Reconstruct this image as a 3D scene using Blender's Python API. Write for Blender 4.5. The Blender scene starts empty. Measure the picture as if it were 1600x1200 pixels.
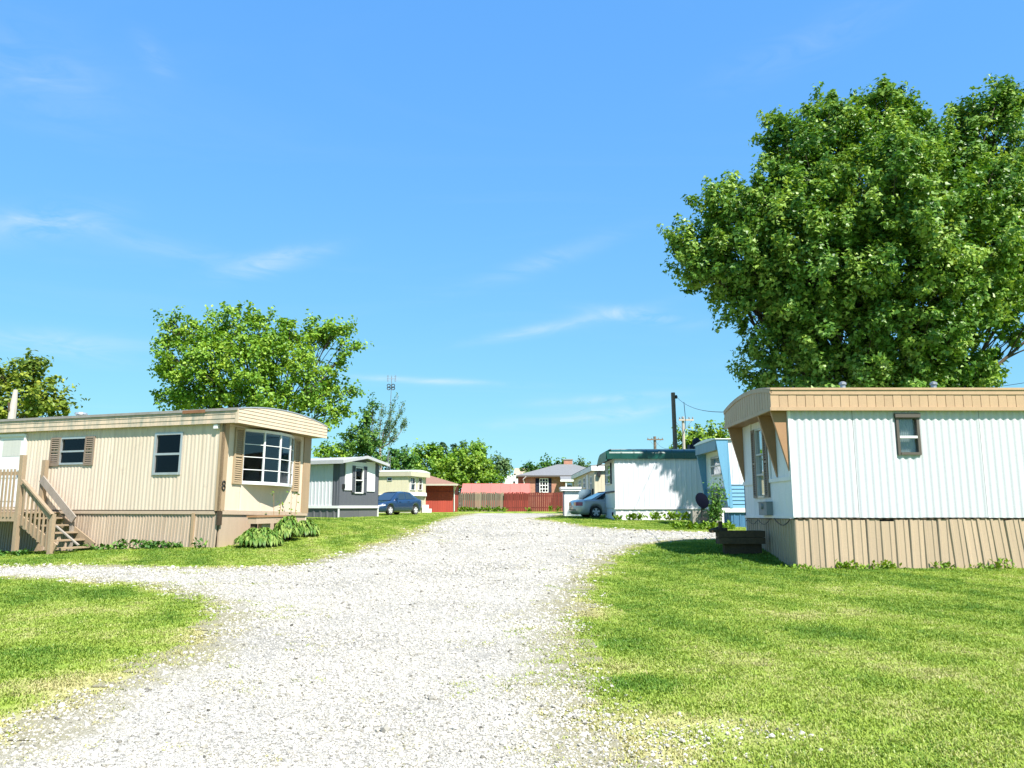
import bpy, bmesh, math, random
import numpy as np
from mathutils import Vector, Matrix

scene = bpy.context.scene
COL = scene.collection
R = math.radians
random.seed(7)
RNG = np.random.default_rng(11)

# ------------------------------------------------------------------ camera, sky, sun, exposure
FPX = 1240.0                      # focal length in pixels of a 1600 pixel wide frame
PITCH = R(8.71)
EYE = Vector((0.0, 0.0, 1.5))
cam_data = bpy.data.cameras.new("camera")
cam_data.sensor_width = 36.0
cam_data.lens = FPX / 1600.0 * 36.0
cam_data.clip_start = 0.1
cam_data.clip_end = 8000.0
cam = bpy.data.objects.new("camera", cam_data)
cam.location = EYE
cam.rotation_euler = (math.pi / 2 + PITCH, 0, 0)
COL.objects.link(cam)
scene.camera = cam

SUN_AZ = math.atan2(0.55, -0.835)         # clockwise from +Y, the sun stands behind the camera's right shoulder
SUN_EL = R(52)
SUN_DIR = Vector((math.sin(SUN_AZ) * math.cos(SUN_EL), math.cos(SUN_AZ) * math.cos(SUN_EL), math.sin(SUN_EL)))
sun_data = bpy.data.lights.new("sun", 'SUN')
sun_data.energy = 5.0
sun_data.angle = R(0.53)
sun_data.color = (1.0, 0.955, 0.88)
sun = bpy.data.objects.new("sun", sun_data)
sun.rotation_euler = (-SUN_DIR).to_track_quat('-Z', 'Y').to_euler()
sun.location = (20, -30, 60)
COL.objects.link(sun)

world = bpy.data.worlds.new("World")
scene.world = world
world.use_nodes = True
SKY_STRENGTH = 0.10
EXPOSURE = 1.12

def build_world():
    nt = world.node_tree
    nt.nodes.clear()
    N, L = nt.nodes.new, nt.links.new
    out = N('ShaderNodeOutputWorld')
    bg = N('ShaderNodeBackground')
    bg.inputs['Strength'].default_value = SKY_STRENGTH
    sky = N('ShaderNodeTexSky')
    sky.sky_type = 'NISHITA'
    sky.sun_disc = False
    sky.sun_elevation = SUN_EL
    sky.sun_rotation = SUN_AZ
    sky.altitude = 100
    sky.air_density = 1.0
    sky.dust_density = 0.15
    sky.ozone_density = 2.6
    tc = N('ShaderNodeTexCoord')
    sep = N('ShaderNodeSeparateXYZ')
    L(tc.outputs['Generated'], sep.inputs[0])
    def m(op, a, b=None, c=None, clamp=False):
        n = N('ShaderNodeMath'); n.operation = op; n.use_clamp = clamp
        for i, v in enumerate((a, b, c)):
            if v is None: continue
            if isinstance(v, (int, float)): n.inputs[i].default_value = v
            else: L(v, n.inputs[i])
        return n.outputs[0]
    az = m('ARCTAN2', sep.outputs[0], sep.outputs[1])
    el = m('ARCSINE', sep.outputs[2])
    # thin cirrus: a streaky noise over the whole dome (planar projection) plus single wisps
    zc = m('MAXIMUM', sep.outputs[2], 0.04)
    px = m('DIVIDE', sep.outputs[0], zc)
    py = m('DIVIDE', sep.outputs[1], zc)
    comb = N('ShaderNodeCombineXYZ')
    L(m('MULTIPLY', px, 0.55), comb.inputs[0]); L(m('MULTIPLY', py, 1.3), comb.inputs[1])
    nz = N('ShaderNodeTexNoise'); nz.inputs['Scale'].default_value = 0.8
    nz.inputs['Detail'].default_value = 7; nz.inputs['Roughness'].default_value = 0.62
    nz.inputs['Distortion'].default_value = 0.9
    L(comb.outputs[0], nz.inputs['Vector'])
    veil = m('MULTIPLY', m('MULTIPLY', m('SUBTRACT', nz.outputs[0], 0.52), 2.6, clamp=True), 0.07)
    comb2 = N('ShaderNodeCombineXYZ')
    L(m('MULTIPLY', az, 9.0), comb2.inputs[0]); L(m('MULTIPLY', el, 34.0), comb2.inputs[1])
    nz2 = N('ShaderNodeTexNoise'); nz2.inputs['Scale'].default_value = 1.0
    nz2.inputs['Detail'].default_value = 6; nz2.inputs['Roughness'].default_value = 0.6
    nz2.inputs['Distortion'].default_value = 1.2
    L(comb2.outputs[0], nz2.inputs['Vector'])
    streak = m('MULTIPLY', m('SUBTRACT', nz2.outputs[0], 0.32), 2.6, clamp=True)
    total = veil
    # azimuth, elevation (degrees), half length, half height (degrees), tilt, opacity
    for a0, e0, ha, he, tilt, op in ((-31.5, 17.4, 3.2, 0.9, 0.25, 0.40), (-17.6, 16.6, 3.2, 0.7, 0.30, 0.42),
                                     (-24.0, 16.9, 4.5, 0.6, -0.10, 0.16), (-6.5, 8.9, 5.5, 0.22, -0.03, 0.42),
                                     (9.5, 13.4, 3.2, 0.5, -0.16, 0.38), (3.5, 12.9, 5.5, 0.4, 0.18, 0.28),
                                     (5.5, 6.3, 6.0, 0.5, 0.08, 0.34), (7.0, 7.6, 4.5, 0.3, 0.05, 0.28),
                                     (-26.0, 28.5, 1.2, 0.8, -0.5, 0.12), (-33.0, 26.0, 5.0, 2.2, -0.15, 0.12),
                                     (-30.0, 10.0, 6.0, 0.8, 0.0, 0.26), (2.5, 17.5, 5.0, 0.7, 0.3, 0.14),
                                     (22.0, 30.0, 6.0, 1.2, 0.2, 0.08)):
        da = m('SUBTRACT', az, R(a0)); de = m('SUBTRACT', el, R(e0))
        de2 = m('SUBTRACT', de, m('MULTIPLY', da, tilt))
        qa = m('POWER', m('ABSOLUTE', m('DIVIDE', da, R(ha))), 2.0)
        qe = m('POWER', m('ABSOLUTE', m('DIVIDE', de2, R(he))), 2.0)
        g = m('EXPONENT', m('MULTIPLY', m('ADD', qa, qe), -1.0))
        total = m('ADD', total, m('MULTIPLY', m('MULTIPLY', g, streak), op * 1.45))
    total = m('MINIMUM', total, 0.6)
    # the camera's response to the clear sky: per-channel curve, the same in every direction
    sc_ = N('ShaderNodeSeparateColor'); L(sky.outputs[0], sc_.inputs[0]); cc = N('ShaderNodeCombineColor')
    for i, (ga, gg) in enumerate(SKY_CURVE):
        L(m('MULTIPLY', m('POWER', m('MULTIPLY', sc_.outputs[i], .1), gg), ga / (SKY_STRENGTH * 2 ** EXPOSURE)), cc.inputs[i])
    mix = N('ShaderNodeMix'); mix.data_type = 'RGBA'
    L(total, mix.inputs[0]); L(cc.outputs[0], mix.inputs[6])
    k_ = 1 / (SKY_STRENGTH * 2 ** EXPOSURE); mix.inputs[7].default_value = (.86 * k_, .98 * k_, 1.12 * k_, 1)
    L(mix.outputs[2], bg.inputs['Color'])
    L(bg.outputs[0], out.inputs['Surface'])
SKY_CURVE = ((.61, .60), (1.02, .45), (1.09, .07))
build_world()

vs = scene.view_settings
scene.display_settings.display_device = 'sRGB'
vs.view_transform = 'Standard'
vs.look = 'None'
vs.exposure = EXPOSURE
vs.gamma = 1.0
vs.use_curve_mapping = False
scene.cycles.max_bounces = 8
scene.cycles.transparent_max_bounces = 12
scene.cycles.use_denoising = True

# ------------------------------------------------------------------ projection helpers
def ray(px, py):
    c, s = math.cos(PITCH), math.sin(PITCH)
    u = (600.0 - py) / FPX
    return Vector(((px - 800.0) / FPX, c - u * s, s + u * c))

def at(px, py, Y):
    d = ray(px, py)
    return EYE + d * (Y / d.y)

_GY = np.array([-200, -60, -10, 0, 8, 15, 19, 31, 38.7, 43, 51, 60, 72, 90, 140, 5000.0])
_GZ = np.array([-1.5, -1.0, -.22, 0, .17, .335, .41, .66, .80, .85, .90, .93, .97, 1.05, 1.1, 1.1])
def _ss(a, b, v):
    t = np.clip((v - a) / (b - a), 0, 1)
    return t * t * (3 - 2 * t)

def ground_z(x, y):
    x = np.asarray(x, float); y = np.asarray(y, float)
    z = sum(np.interp(y + o, _GY, _GZ) for o in (-2.5, -1.2, 0, 1.2, 2.5)) / 5.0
    z = z + .22 * _ss(2.6, 4.6, x) * _ss(15.3, 17.4, y) * (1 - _ss(20, 32, y))
    z = z - .20 * _ss(7.5, 14.5, -x) * _ss(8, 17, y) * (1 - _ss(26, 36, y))
    z = z + .36 * np.exp(-((x + 5.7) / 2.9) ** 2 - ((y - 24.6) / 4.4) ** 2)
    return z

def gz(x, y): return float(ground_z(x, y))

def gpt(px, py):
    d = ray(px, py)
    t0, t = 1.0, 1.0
    while t < 400:
        p = EYE + d * t
        if p.z < gz(p.x, p.y): break
        t0 = t; t *= 1.03
    for _ in range(30):
        m = (t0 + t) / 2; p = EYE + d * m
        if p.z < gz(p.x, p.y): t = m
        else: t0 = m
    return EYE + d * t

# ------------------------------------------------------------------ mesh builder
class MB:
    def __init__(s): s.v = []; s.f = []
    def add(s, pts, faces):
        b = len(s.v); s.v += [tuple(p) for p in pts]; s.f += [tuple(b + i for i in f) for f in faces]
    def poly(s, *pts): s.add(pts, [tuple(range(len(pts)))])
    def hexa(s, p):
        s.add(p, [(0, 3, 2, 1), (4, 5, 6, 7), (0, 1, 5, 4), (1, 2, 6, 5), (2, 3, 7, 6), (3, 0, 4, 7)])
    def box(s, x0, x1, y0, y1, z0, z1):
        s.hexa([(x0, y0, z0), (x1, y0, z0), (x1, y1, z0), (x0, y1, z0), (x0, y0, z1), (x1, y0, z1), (x1, y1, z1), (x0, y1, z1)])
    def wbox(s, F, s0, s1, z0, z1, o0, o1):
        P = F.pt
        s.hexa([P(s0, z0, o0), P(s1, z0, o0), P(s1, z0, o1), P(s0, z0, o1), P(s0, z1, o0), P(s1, z1, o0), P(s1, z1, o1), P(s0, z1, o1)])
    def bar(s, a, b, w, h, up=(0, 0, 1)):
        a = Vector(a); b = Vector(b); t = (b - a).normalized(); up = Vector(up)
        if abs(t.dot(up)) > .98: up = Vector((1, 0, 0))
        sx = t.cross(up).normalized(); sz = sx.cross(t).normalized()
        q = [(-1, -1), (1, -1), (1, 1), (-1, 1)]
        s.hexa([a + sx * (i * w / 2) + sz * (j * h / 2) for i, j in q] + [b + sx * (i * w / 2) + sz * (j * h / 2) for i, j in q])
    def prism(s, poly, vec):
        n = len(poly); v = Vector(vec)
        pts = [Vector(p) for p in poly] + [Vector(p) + v for p in poly]
        s.add(pts, [tuple(range(n))[::-1], tuple(range(n, 2 * n))] + [(i, (i + 1) % n, n + (i + 1) % n, n + i) for i in range(n)])
    def tube(s, pts, rad, n=7, closed=False):
        pts = [Vector(p) for p in pts]; m = len(pts)
        if not hasattr(rad, '__len__'): rad = [rad] * m
        ref = None; rings = []
        for i, p in enumerate(pts):
            if closed: t = pts[(i + 1) % m] - pts[i - 1]
            else: t = pts[min(i + 1, m - 1)] - pts[max(i - 1, 0)]
            if t.length < 1e-9: t = Vector((0, 0, 1))
            t.normalize()
            if ref is None: ref = Vector((1, 0, 0)) if abs(t.x) < .8 else Vector((0, 1, 0))
            a = (ref - t * ref.dot(t)); a = a.normalized() if a.length > 1e-6 else t.orthogonal().normalized()
            ref = a; b = t.cross(a)
            rings.append([p + (a * math.cos(2 * math.pi * k / n) + b * math.sin(2 * math.pi * k / n)) * rad[i] for k in range(n)])
        V = [q for r in rings for q in r]; Fc = []
        for i in range(m if closed else m - 1):
            j = (i + 1) % m
            for k in range(n):
                Fc.append((i * n + k, i * n + (k + 1) % n, j * n + (k + 1) % n, j * n + k))
        if not closed:
            Fc.append(tuple(range(n))[::-1]); Fc.append(tuple((m - 1) * n + k for k in range(n)))
        s.add(V, Fc)
    def lathe(s, prof, c=(0, 0, 0), n=12, axis='z'):
        V = []; Fc = []
        for r, h in prof:
            for k in range(n):
                a = 2 * math.pi * k / n
                q = (r * math.cos(a), r * math.sin(a), h)
                if axis == 'y': q = (q[0], q[2], q[1])
                if axis == 'x': q = (q[2], q[0], q[1])
                V.append((c[0] + q[0], c[1] + q[1], c[2] + q[2]))
        for i in range(len(prof) - 1):
            for k in range(n):
                Fc.append((i * n + k, i * n + (k + 1) % n, (i + 1) * n + (k + 1) % n, (i + 1) * n + k))
        Fc.append(tuple(range(n))[::-1]); Fc.append(tuple((len(prof) - 1) * n + k for k in range(n)))
        s.add(V, Fc)
    def build(s, name, m, parent=None, smooth=False, label=None, fix=True):
        me = bpy.data.meshes.new(name)
        me.from_pydata(s.v, [], s.f); me.update()
        if fix:
            bm = bmesh.new(); bm.from_mesh(me)
            bmesh.ops.recalc_face_normals(bm, faces=bm.faces); bm.to_mesh(me); bm.free()
        if smooth: me.polygons.foreach_set('use_smooth', [True] * len(me.polygons))
        return link(name, me, m, parent, label)

def link(name, me, m=None, parent=None, label=None):
    if m is not None: me.materials.append(m)
    o = bpy.data.objects.new(name, me); COL.objects.link(o)
    if parent is not None: o.parent = parent
    if label: o['label'] = label
    return o

def tag(o, label, cat, group=None):
    o['label'] = label; o['category'] = cat
    if group: o['group'] = group
    return o

def thing(name, label, cat, loc=(0, 0, 0), rot=(0, 0, 0), group=None):
    o = bpy.data.objects.new(name, None); COL.objects.link(o)
    o.location = loc; o.rotation_euler = rot; o.empty_display_size = .3
    return tag(o, label, cat, group)

def copy_part(o, parent, loc=None):
    c = o.copy(); COL.objects.link(c); c.parent = parent
    if loc is not None: c.location = loc
    return c

class Face:
    """a vertical wall plane in a thing's own frame: s runs along it, o outward, z up"""
    def __init__(s, root, O, d, n):
        s.O = Vector((O[0], O[1], 0)); s.d = Vector((d[0], d[1], 0)).normalized(); s.n = Vector((n[0], n[1], 0)).normalized()
        s.M = Matrix.Translation(root.location) @ root.rotation_euler.to_matrix().to_4x4()
        s.Mi = s.M.inverted()
    def pt(s, a, z, o=0): 
        p = s.O + s.d * a + s.n * o
        return (p.x, p.y, z)
    def off(s, o):
        f = Face.__new__(Face); f.__dict__.update(s.__dict__); f.O = s.O + s.n * o; return f
    def fp(s, px, py, o=0):
        C = s.Mi @ EYE; D = s.Mi.to_3x3() @ ray(px, py)
        P0 = s.O + s.n * o
        t = (P0 - C).dot(s.n) / D.dot(s.n)
        p = C + D * t
        return (p - s.O).dot(s.d), p.z
    def rect(s, x0, y0, x1, y1, o=0):
        a, b = s.fp(x0, y0, o), s.fp(x1, y1, o)
        c, d = s.fp(x0, y1, o), s.fp(x1, y0, o)
        s0, s1 = (a[0] + c[0]) / 2, (b[0] + d[0]) / 2
        z1, z0 = (a[1] + d[1]) / 2, (b[1] + c[1]) / 2
        return min(s0, s1), max(s0, s1), min(z0, z1), max(z0, z1)
    def gz(s, a, o=0):
        w = s.M @ Vector(s.pt(a, 0, o)); return gz(w.x, w.y) - s.M.translation.z

# ------------------------------------------------------------------ materials
def _nodes(name):
    m = bpy.data.materials.new(name); m.use_nodes = True
    nt = m.node_tree; nt.nodes.clear()
    return m, nt, nt.nodes.new, nt.links.new

ALB = .88
def _c(c): return (c[0], c[1], c[2], 1.0)

def paint(name, col, dirt=None, amt=.35, sc=(1.2, 1.2, .25), dscale=3.0, rough=.5, bump=.15, bscale=60, vary=.06, fine=.08, metal=0.0, spec=.4, grain=None, scuff=0.0):
    """weathered coat: base colour, soiling in streaky noise, fine mottling, slight relief, small per-piece variation"""
    col = [c * ALB for c in col]; dirt = [c * ALB for c in dirt] if dirt else None
    m, nt, N, L = _nodes(name)
    out = N('ShaderNodeOutputMaterial'); b = N('ShaderNodeBsdfPrincipled'); L(b.outputs[0], out.inputs[0])
    b.inputs['Metallic'].default_value = metal
    b.inputs['Specular IOR Level'].default_value = spec
    tc = N('ShaderNodeTexCoord'); oi = N('ShaderNodeObjectInfo')
    add = N('ShaderNodeVectorMath'); add.operation = 'ADD'
    off = N('ShaderNodeVectorMath'); off.operation = 'SCALE'
    comb = N('ShaderNodeCombineXYZ')
    for i in range(3): L(oi.outputs['Random'], comb.inputs[i])
    L(comb.outputs[0], off.inputs[0]); off.inputs['Scale'].default_value = 17.0
    L(tc.outputs['Object'], add.inputs[0]); L(off.outputs[0], add.inputs[1])
    mp = N('ShaderNodeMapping'); mp.inputs['Scale'].default_value = sc; L(add.outputs[0], mp.inputs['Vector'])
    n1 = N('ShaderNodeTexNoise'); n1.inputs['Scale'].default_value = dscale; n1.inputs['Detail'].default_value = 6; n1.inputs['Roughness'].default_value = .65
    L(mp.outputs[0], n1.inputs['Vector'])
    cr = N('ShaderNodeValToRGB'); cr.color_ramp.elements[0].position = .42; cr.color_ramp.elements[1].position = .75
    L(n1.outputs[0], cr.inputs[0])
    mul = N('ShaderNodeMath'); mul.operation = 'MULTIPLY'; mul.inputs[1].default_value = amt; L(cr.outputs[0], mul.inputs[0])
    mix = N('ShaderNodeMix'); mix.data_type = 'RGBA'; L(mul.outputs[0], mix.inputs[0])
    mix.inputs[6].default_value = _c(col); mix.inputs[7].default_value = _c(dirt if dirt else [c * .55 for c in col])
    tone = mix.outputs[2]
    if scuff:      # sparse blotches of grime with their own ragged outline
        n3 = N('ShaderNodeTexNoise'); n3.inputs['Scale'].default_value = 1.7; n3.inputs['Detail'].default_value = 9; n3.inputs['Roughness'].default_value = .72; n3.inputs['Distortion'].default_value = .6
        mp3 = N('ShaderNodeMapping'); mp3.inputs['Scale'].default_value = (1.6, 1.6, .8); L(add.outputs[0], mp3.inputs['Vector']); L(mp3.outputs[0], n3.inputs['Vector'])
        r3 = N('ShaderNodeMapRange'); L(n3.outputs[0], r3.inputs[0]); r3.inputs[1].default_value = .60; r3.inputs[2].default_value = .72; r3.inputs[4].default_value = scuff
        mx3 = N('ShaderNodeMix'); mx3.data_type = 'RGBA'; L(r3.outputs[0], mx3.inputs[0]); L(tone, mx3.inputs[6]); mx3.inputs[7].default_value = (.20, .16, .11, 1)
        tone = mx3.outputs[2]
    n2 = N('ShaderNodeTexNoise'); n2.inputs['Scale'].default_value = bscale; n2.inputs['Detail'].default_value = 4
    if grain:
        mp2 = N('ShaderNodeMapping'); mp2.inputs['Scale'].default_value = grain; L(add.outputs[0], mp2.inputs['Vector']); L(mp2.outputs[0], n2.inputs['Vector'])
    else: L(add.outputs[0], n2.inputs['Vector'])
    hsv = N('ShaderNodeHueSaturation')
    mr = N('ShaderNodeMapRange'); L(n2.outputs[0], mr.inputs[0]); mr.inputs[1].default_value = .25; mr.inputs[2].default_value = .75
    mr.inputs[3].default_value = 1 - fine; mr.inputs[4].default_value = 1 + fine
    mr2 = N('ShaderNodeMapRange'); L(oi.outputs['Random'], mr2.inputs[0]); mr2.inputs[3].default_value = 1 - vary; mr2.inputs[4].default_value = 1 + vary
    mm = N('ShaderNodeMath'); mm.operation = 'MULTIPLY'; L(mr.outputs[0], mm.inputs[0]); L(mr2.outputs[0], mm.inputs[1])
    L(mm.outputs[0], hsv.inputs['Value']); L(tone, hsv.inputs['Color']); L(hsv.outputs[0], b.inputs['Base Color'])
    mr3 = N('ShaderNodeMapRange'); L(n1.outputs[0], mr3.inputs[0]); mr3.inputs[3].default_value = rough - .1; mr3.inputs[4].default_value = min(1, rough + .15)
    L(mr3.outputs[0], b.inputs['Roughness'])
    if bump:
        bp = N('ShaderNodeBump'); bp.inputs['Strength'].default_value = bump; bp.inputs['Distance'].default_value = .01
        L(n2.outputs[0], bp.inputs['Height']); L(bp.outputs[0], b.inputs['Normal'])
    return m

def glass(name, tint=(.5, .56, .58), refl=.12, rough=.02):
    m, nt, N, L = _nodes(name)
    out = N('ShaderNodeOutputMaterial'); mx = N('ShaderNodeMixShader'); tr = N('ShaderNodeBsdfTransparent'); gl = N('ShaderNodeBsdfGlossy')
    tr.inputs[0].default_value = _c(tint); gl.inputs['Roughness'].default_value = rough; gl.inputs[0].default_value = (.95, .97, 1, 1)
    lw = N('ShaderNodeFresnel'); ge = N('ShaderNodeNewGeometry'); io = N('ShaderNodeMapRange')     # same reflectance on both faces of the thin pane
    L(ge.outputs['Backfacing'], io.inputs[0]); io.inputs[3].default_value = 1.52; io.inputs[4].default_value = 1 / 1.52; L(io.outputs[0], lw.inputs[0])
    ad = N('ShaderNodeMath'); ad.operation = 'ADD'; ad.inputs[1].default_value = refl; ad.use_clamp = True
    L(lw.outputs[0], ad.inputs[0]); L(ad.outputs[0], mx.inputs[0]); L(tr.outputs[0], mx.inputs[1]); L(gl.outputs[0], mx.inputs[2]); L(mx.outputs[0], out.inputs[0])
    return m

def simple(name, col, rough=.5, metal=0, spec=.5, coat=0):
    m, nt, N, L = _nodes(name)
    out = N('ShaderNodeOutputMaterial'); b = N('ShaderNodeBsdfPrincipled'); L(b.outputs[0], out.inputs[0])
    n = N('ShaderNodeTexNoise'); n.inputs['Scale'].default_value = 14; n.inputs['Detail'].default_value = 4
    tc = N('ShaderNodeTexCoord'); L(tc.outputs['Object'], n.inputs['Vector'])
    mr = N('ShaderNodeMapRange'); L(n.outputs[0], mr.inputs[0]); mr.inputs[3].default_value = .9; mr.inputs[4].default_value = 1.1
    h = N('ShaderNodeHueSaturation'); h.inputs['Color'].default_value = _c(col); L(mr.outputs[0], h.inputs['Value']); L(h.outputs[0], b.inputs['Base Color'])
    b.inputs['Roughness'].default_value = rough; b.inputs['Metallic'].default_value = metal; b.inputs['Specular IOR Level'].default_value = spec
    b.inputs['Coat Weight'].default_value = coat; b.inputs['Coat Roughness'].default_value = .05
    return m

def leaf_mat(name, dark, mid, light, transl=.35, gloss=.012):
    """leaf colour by a per-leaf random tone, thin enough for light to come through"""
    m, nt, N, L = _nodes(name)
    out = N('ShaderNodeOutputMaterial')
    at_ = N('ShaderNodeAttribute'); at_.attribute_name = 'tone'
    cr = N('ShaderNodeValToRGB'); e = cr.color_ramp.elements
    e[0].position = 0; e[0].color = _c(dark); e[1].position = 1; e[1].color = _c(light)
    k = e.new(.5); k.color = _c(mid)
    L(at_.outputs['Fac'], cr.inputs[0])
    d = N('ShaderNodeBsdfDiffuse'); t = N('ShaderNodeBsdfTranslucent'); g = N('ShaderNodeBsdfGlossy'); g.inputs['Roughness'].default_value = .42
    g.inputs[0].default_value = (1, 1, 1, 1)
    L(cr.outputs[0], d.inputs[0])
    h = N('ShaderNodeHueSaturation'); h.inputs['Hue'].default_value = .485; h.inputs['Saturation'].default_value = 1.1; h.inputs['Value'].default_value = 1.25
    L(cr.outputs[0], h.inputs['Color']); L(h.outputs[0], t.inputs[0])
    m1 = N('ShaderNodeMixShader'); m1.inputs[0].default_value = transl; L(d.outputs[0], m1.inputs[1]); L(t.outputs[0], m1.inputs[2])
    m2 = N('ShaderNodeMixShader'); m2.inputs[0].default_value = gloss; L(m1.outputs[0], m2.inputs[1]); L(g.outputs[0], m2.inputs[2])
    L(m2.outputs[0], out.inputs[0])
    return m

M = {}
M['tan_siding'] = paint('tan_siding', (.68, .56, .44), (.42, .33, .245), .6, scuff=.35, sc=(3.5, 3.5, .13), rough=.45, bump=.08)
M['tan_flat'] = paint('tan_flat', (.70, .575, .45), (.46, .36, .24), .30, rough=.5, bump=.06)
M['tan_trim'] = paint('tan_trim', (.40, .28, .17), (.24, .17, .11), .4, rough=.5)
M['tan_fascia'] = paint('tan_fascia', (.58, .45, .325), (.20, .24, .20), 1.0, scuff=.45, sc=(2.2, 2.2, .5), dscale=2.6, rough=.5)
M['tan_fascia_end'] = paint('tan_fascia_end', (.60, .48, .35), (.45, .34, .22), .3, rough=.5)
M['tan_skirt'] = paint('tan_skirt', (.42, .32, .235), (.60, .50, .40), .6, scuff=.4, sc=(6, 6, .25), rough=.55, vary=.10, bump=.1)
M['tan_skirt_flat'] = paint('tan_skirt_flat', (.48, .365, .265), (.38, .285, .2), .4, scuff=.3, sc=(3, 3, .5), rough=.6)
M['shutter'] = paint('shutter', (.24, .185, .14), (.16, .11, .08), .4, rough=.5)
M['shutter_tan'] = paint('shutter_tan', (.42, .31, .19), (.28, .2, .13), .35, rough=.5)
M['alu'] = paint('alu', (.55, .56, .56), (.33, .33, .32), .4, rough=.35, metal=.6)
M['white_metal'] = paint('white_metal', (.80, .80, .79), (.5, .48, .43), .3, rough=.4)
M['white_siding'] = paint('white_siding', (.585, .59, .61), (.44, .46, .49), .30, scuff=.10, sc=(2.5, 2.5, .12), rough=.38, bump=.06, vary=.02)
M['white_panel'] = paint('white_panel', (.76, .77, .77), (.58, .56, .52), .25, rough=.45, bump=.05)
M['rib_white'] = paint('rib_white', (.70, .70, .73), (.5, .49, .48), .3, scuff=.12, sc=(2, 2, .2), rough=.42, bump=.05)
M['orange_tan'] = paint('orange_tan', (.465, .315, .19), (.35, .23, .14), .45, scuff=.25, sc=(2, 2, .4), rough=.45, vary=.05)
M['brown_wing'] = paint('brown_wing', (.36, .20, .10), (.24, .14, .08), .35, rough=.5)
M['rt_skirt'] = paint('rt_skirt', (.455, .345, .235), (.34, .255, .175), .5, scuff=.3, sc=(5, 5, .22), rough=.5, vary=.08, bump=.08)
M['dark_bronze'] = paint('dark_bronze', (.10, .085, .07), None, .3, rough=.4)
M['roof_grey'] = paint('roof_grey', (.42, .41, .39), (.25, .24, .22), .5, rough=.6)
M['roof_edge'] = paint('roof_edge', (.30, .28, .26), (.15, .13, .12), .5, rough=.55)
M['wood'] = paint('wood', (.36, .265, .17), (.21, .165, .12), .5, sc=(3, 3, .6), rough=.8, bump=.3, bscale=25, grain=(6, 6, .7), fine=.18, vary=.12)
M['wood_grey'] = paint('wood_grey', (.36, .31, .26), (.2, .17, .14), .5, sc=(3, 3, .6), rough=.85, bump=.3, bscale=25, grain=(6, 6, .7), fine=.2, vary=.12)
M['wood_dark'] = paint('wood_dark', (.070, .046, .026), (.035, .026, .018), .5, rough=.85, bump=.4, bscale=25, fine=.25, vary=.15)
M['glass'] = glass('glass', (.34, .40, .41), -.028)
M['glass_bay'] = glass('glass_bay', (.62, .68, .70), .0)
M['glass_bright'] = glass('glass_bright', (.4, .46, .5), .30)
M['pale_grey'] = paint('pale_grey', (.46, .46, .47), (.3, .3, .3), .3, rough=.5)
M['glass_clear'] = glass('glass_clear', (.80, .84, .85), .02)
M['curtain_bright'] = paint('curtain_bright', (.62, .63, .60), (.40, .41, .40), .4, sc=(9, 9, .2), rough=.9)
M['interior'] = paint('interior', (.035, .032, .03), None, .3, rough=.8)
M['curtain'] = paint('curtain', (.52, .52, .48), (.38, .38, .36), .4, sc=(9, 9, .2), rough=.9)
M['black'] = simple('black', (.015, .015, .015), .5)
M['steel'] = paint('steel', (.36, .37, .38), (.2, .17, .14), .4, rough=.4, metal=.7)
M['meter_grey'] = paint('meter_grey', (.23, .25, .26), None, .3, rough=.5)
M['grey_paint'] = paint('grey_paint', (.10, .105, .125), (.09, .09, .1), .4, sc=(3, 3, .2), rough=.55)
M['grey_skirt'] = paint('grey_skirt', (.12, .12, .13), (.11, .11, .115), .4, sc=(3, 3, .2), rough=.6)
M['cream'] = paint('cream', (.64, .58, .42), (.48, .42, .3), .25, rough=.5)
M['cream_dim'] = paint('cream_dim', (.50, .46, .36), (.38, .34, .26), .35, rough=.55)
M['barn_red'] = paint('barn_red', (.42, .062, .040), (.22, .04, .03), .45, sc=(4, 4, .3), rough=.7, fine=.12)
M['brown_shingle'] = paint('brown_shingle', (.26, .145, .10), (.17, .10, .07), .5, sc=(2, 2, 2), rough=.9, fine=.2)
M['fence_grey'] = paint('fence_grey', (.165, .145, .105), (.085, .08, .06), .5, sc=(5, 5, .4), rough=.9, vary=.28, fine=.2, bscale=25)
M['fence_pale'] = paint('fence_pale', (.27, .24, .165), (.18, .16, .115), .4, sc=(5, 5, .4), rough=.9, vary=.1, fine=.15)
M['fence_red'] = paint('fence_red', (.17, .028, .02), (.09, .025, .018), .5, sc=(5, 5, .4), rough=.85, vary=.22, fine=.18, bscale=25)
M['pink_roof'] = paint('pink_roof', (.58, .165, .115), (.46, .14, .10), .35, rough=.45)
M['slate'] = paint('slate', (.20, .205, .21), (.13, .13, .135), .5, sc=(2, 2, 2), rough=.9, fine=.2, bscale=14)
M['green_roof'] = paint('green_roof', (.004, .062, .045), (.014, .105, .082), .5, sc=(.7, .7, .7), dscale=1.5, rough=.32, spec=.6)
M['blue_siding'] = paint('blue_siding', (.14, .34, .50), (.10, .25, .38), .35, sc=(3, 3, .2), rough=.45)
M['blue_grey'] = paint('blue_grey', (.20, .30, .38), (.13, .2, .26), .35, rough=.5)
M['blue_skirt'] = paint('blue_skirt', (.06, .17, .30), (.04, .11, .2), .4, sc=(4, 4, .2), rough=.5)
M['navy'] = paint('navy', (.014, .018, .036), None, .3, rough=.55, spec=.2)
M['dish_dark'] = simple('dish_dark', (.004, .005, .011), .9, 0, .02)
M['concrete'] = paint('concrete', (.30, .28, .24), (.18, .17, .14), .5, sc=(2, 2, 2), rough=.9, bump=.3)
M['pole_wood'] = paint('pole_wood', (.20, .15, .115), (.10, .08, .065), .5, sc=(6, 6, .3), rough=.9, bump=.3)
M['pole_pale'] = paint('pole_pale', (.46, .42, .36), (.3, .26, .22), .45, sc=(6, 6, .3), rough=.9)
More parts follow.
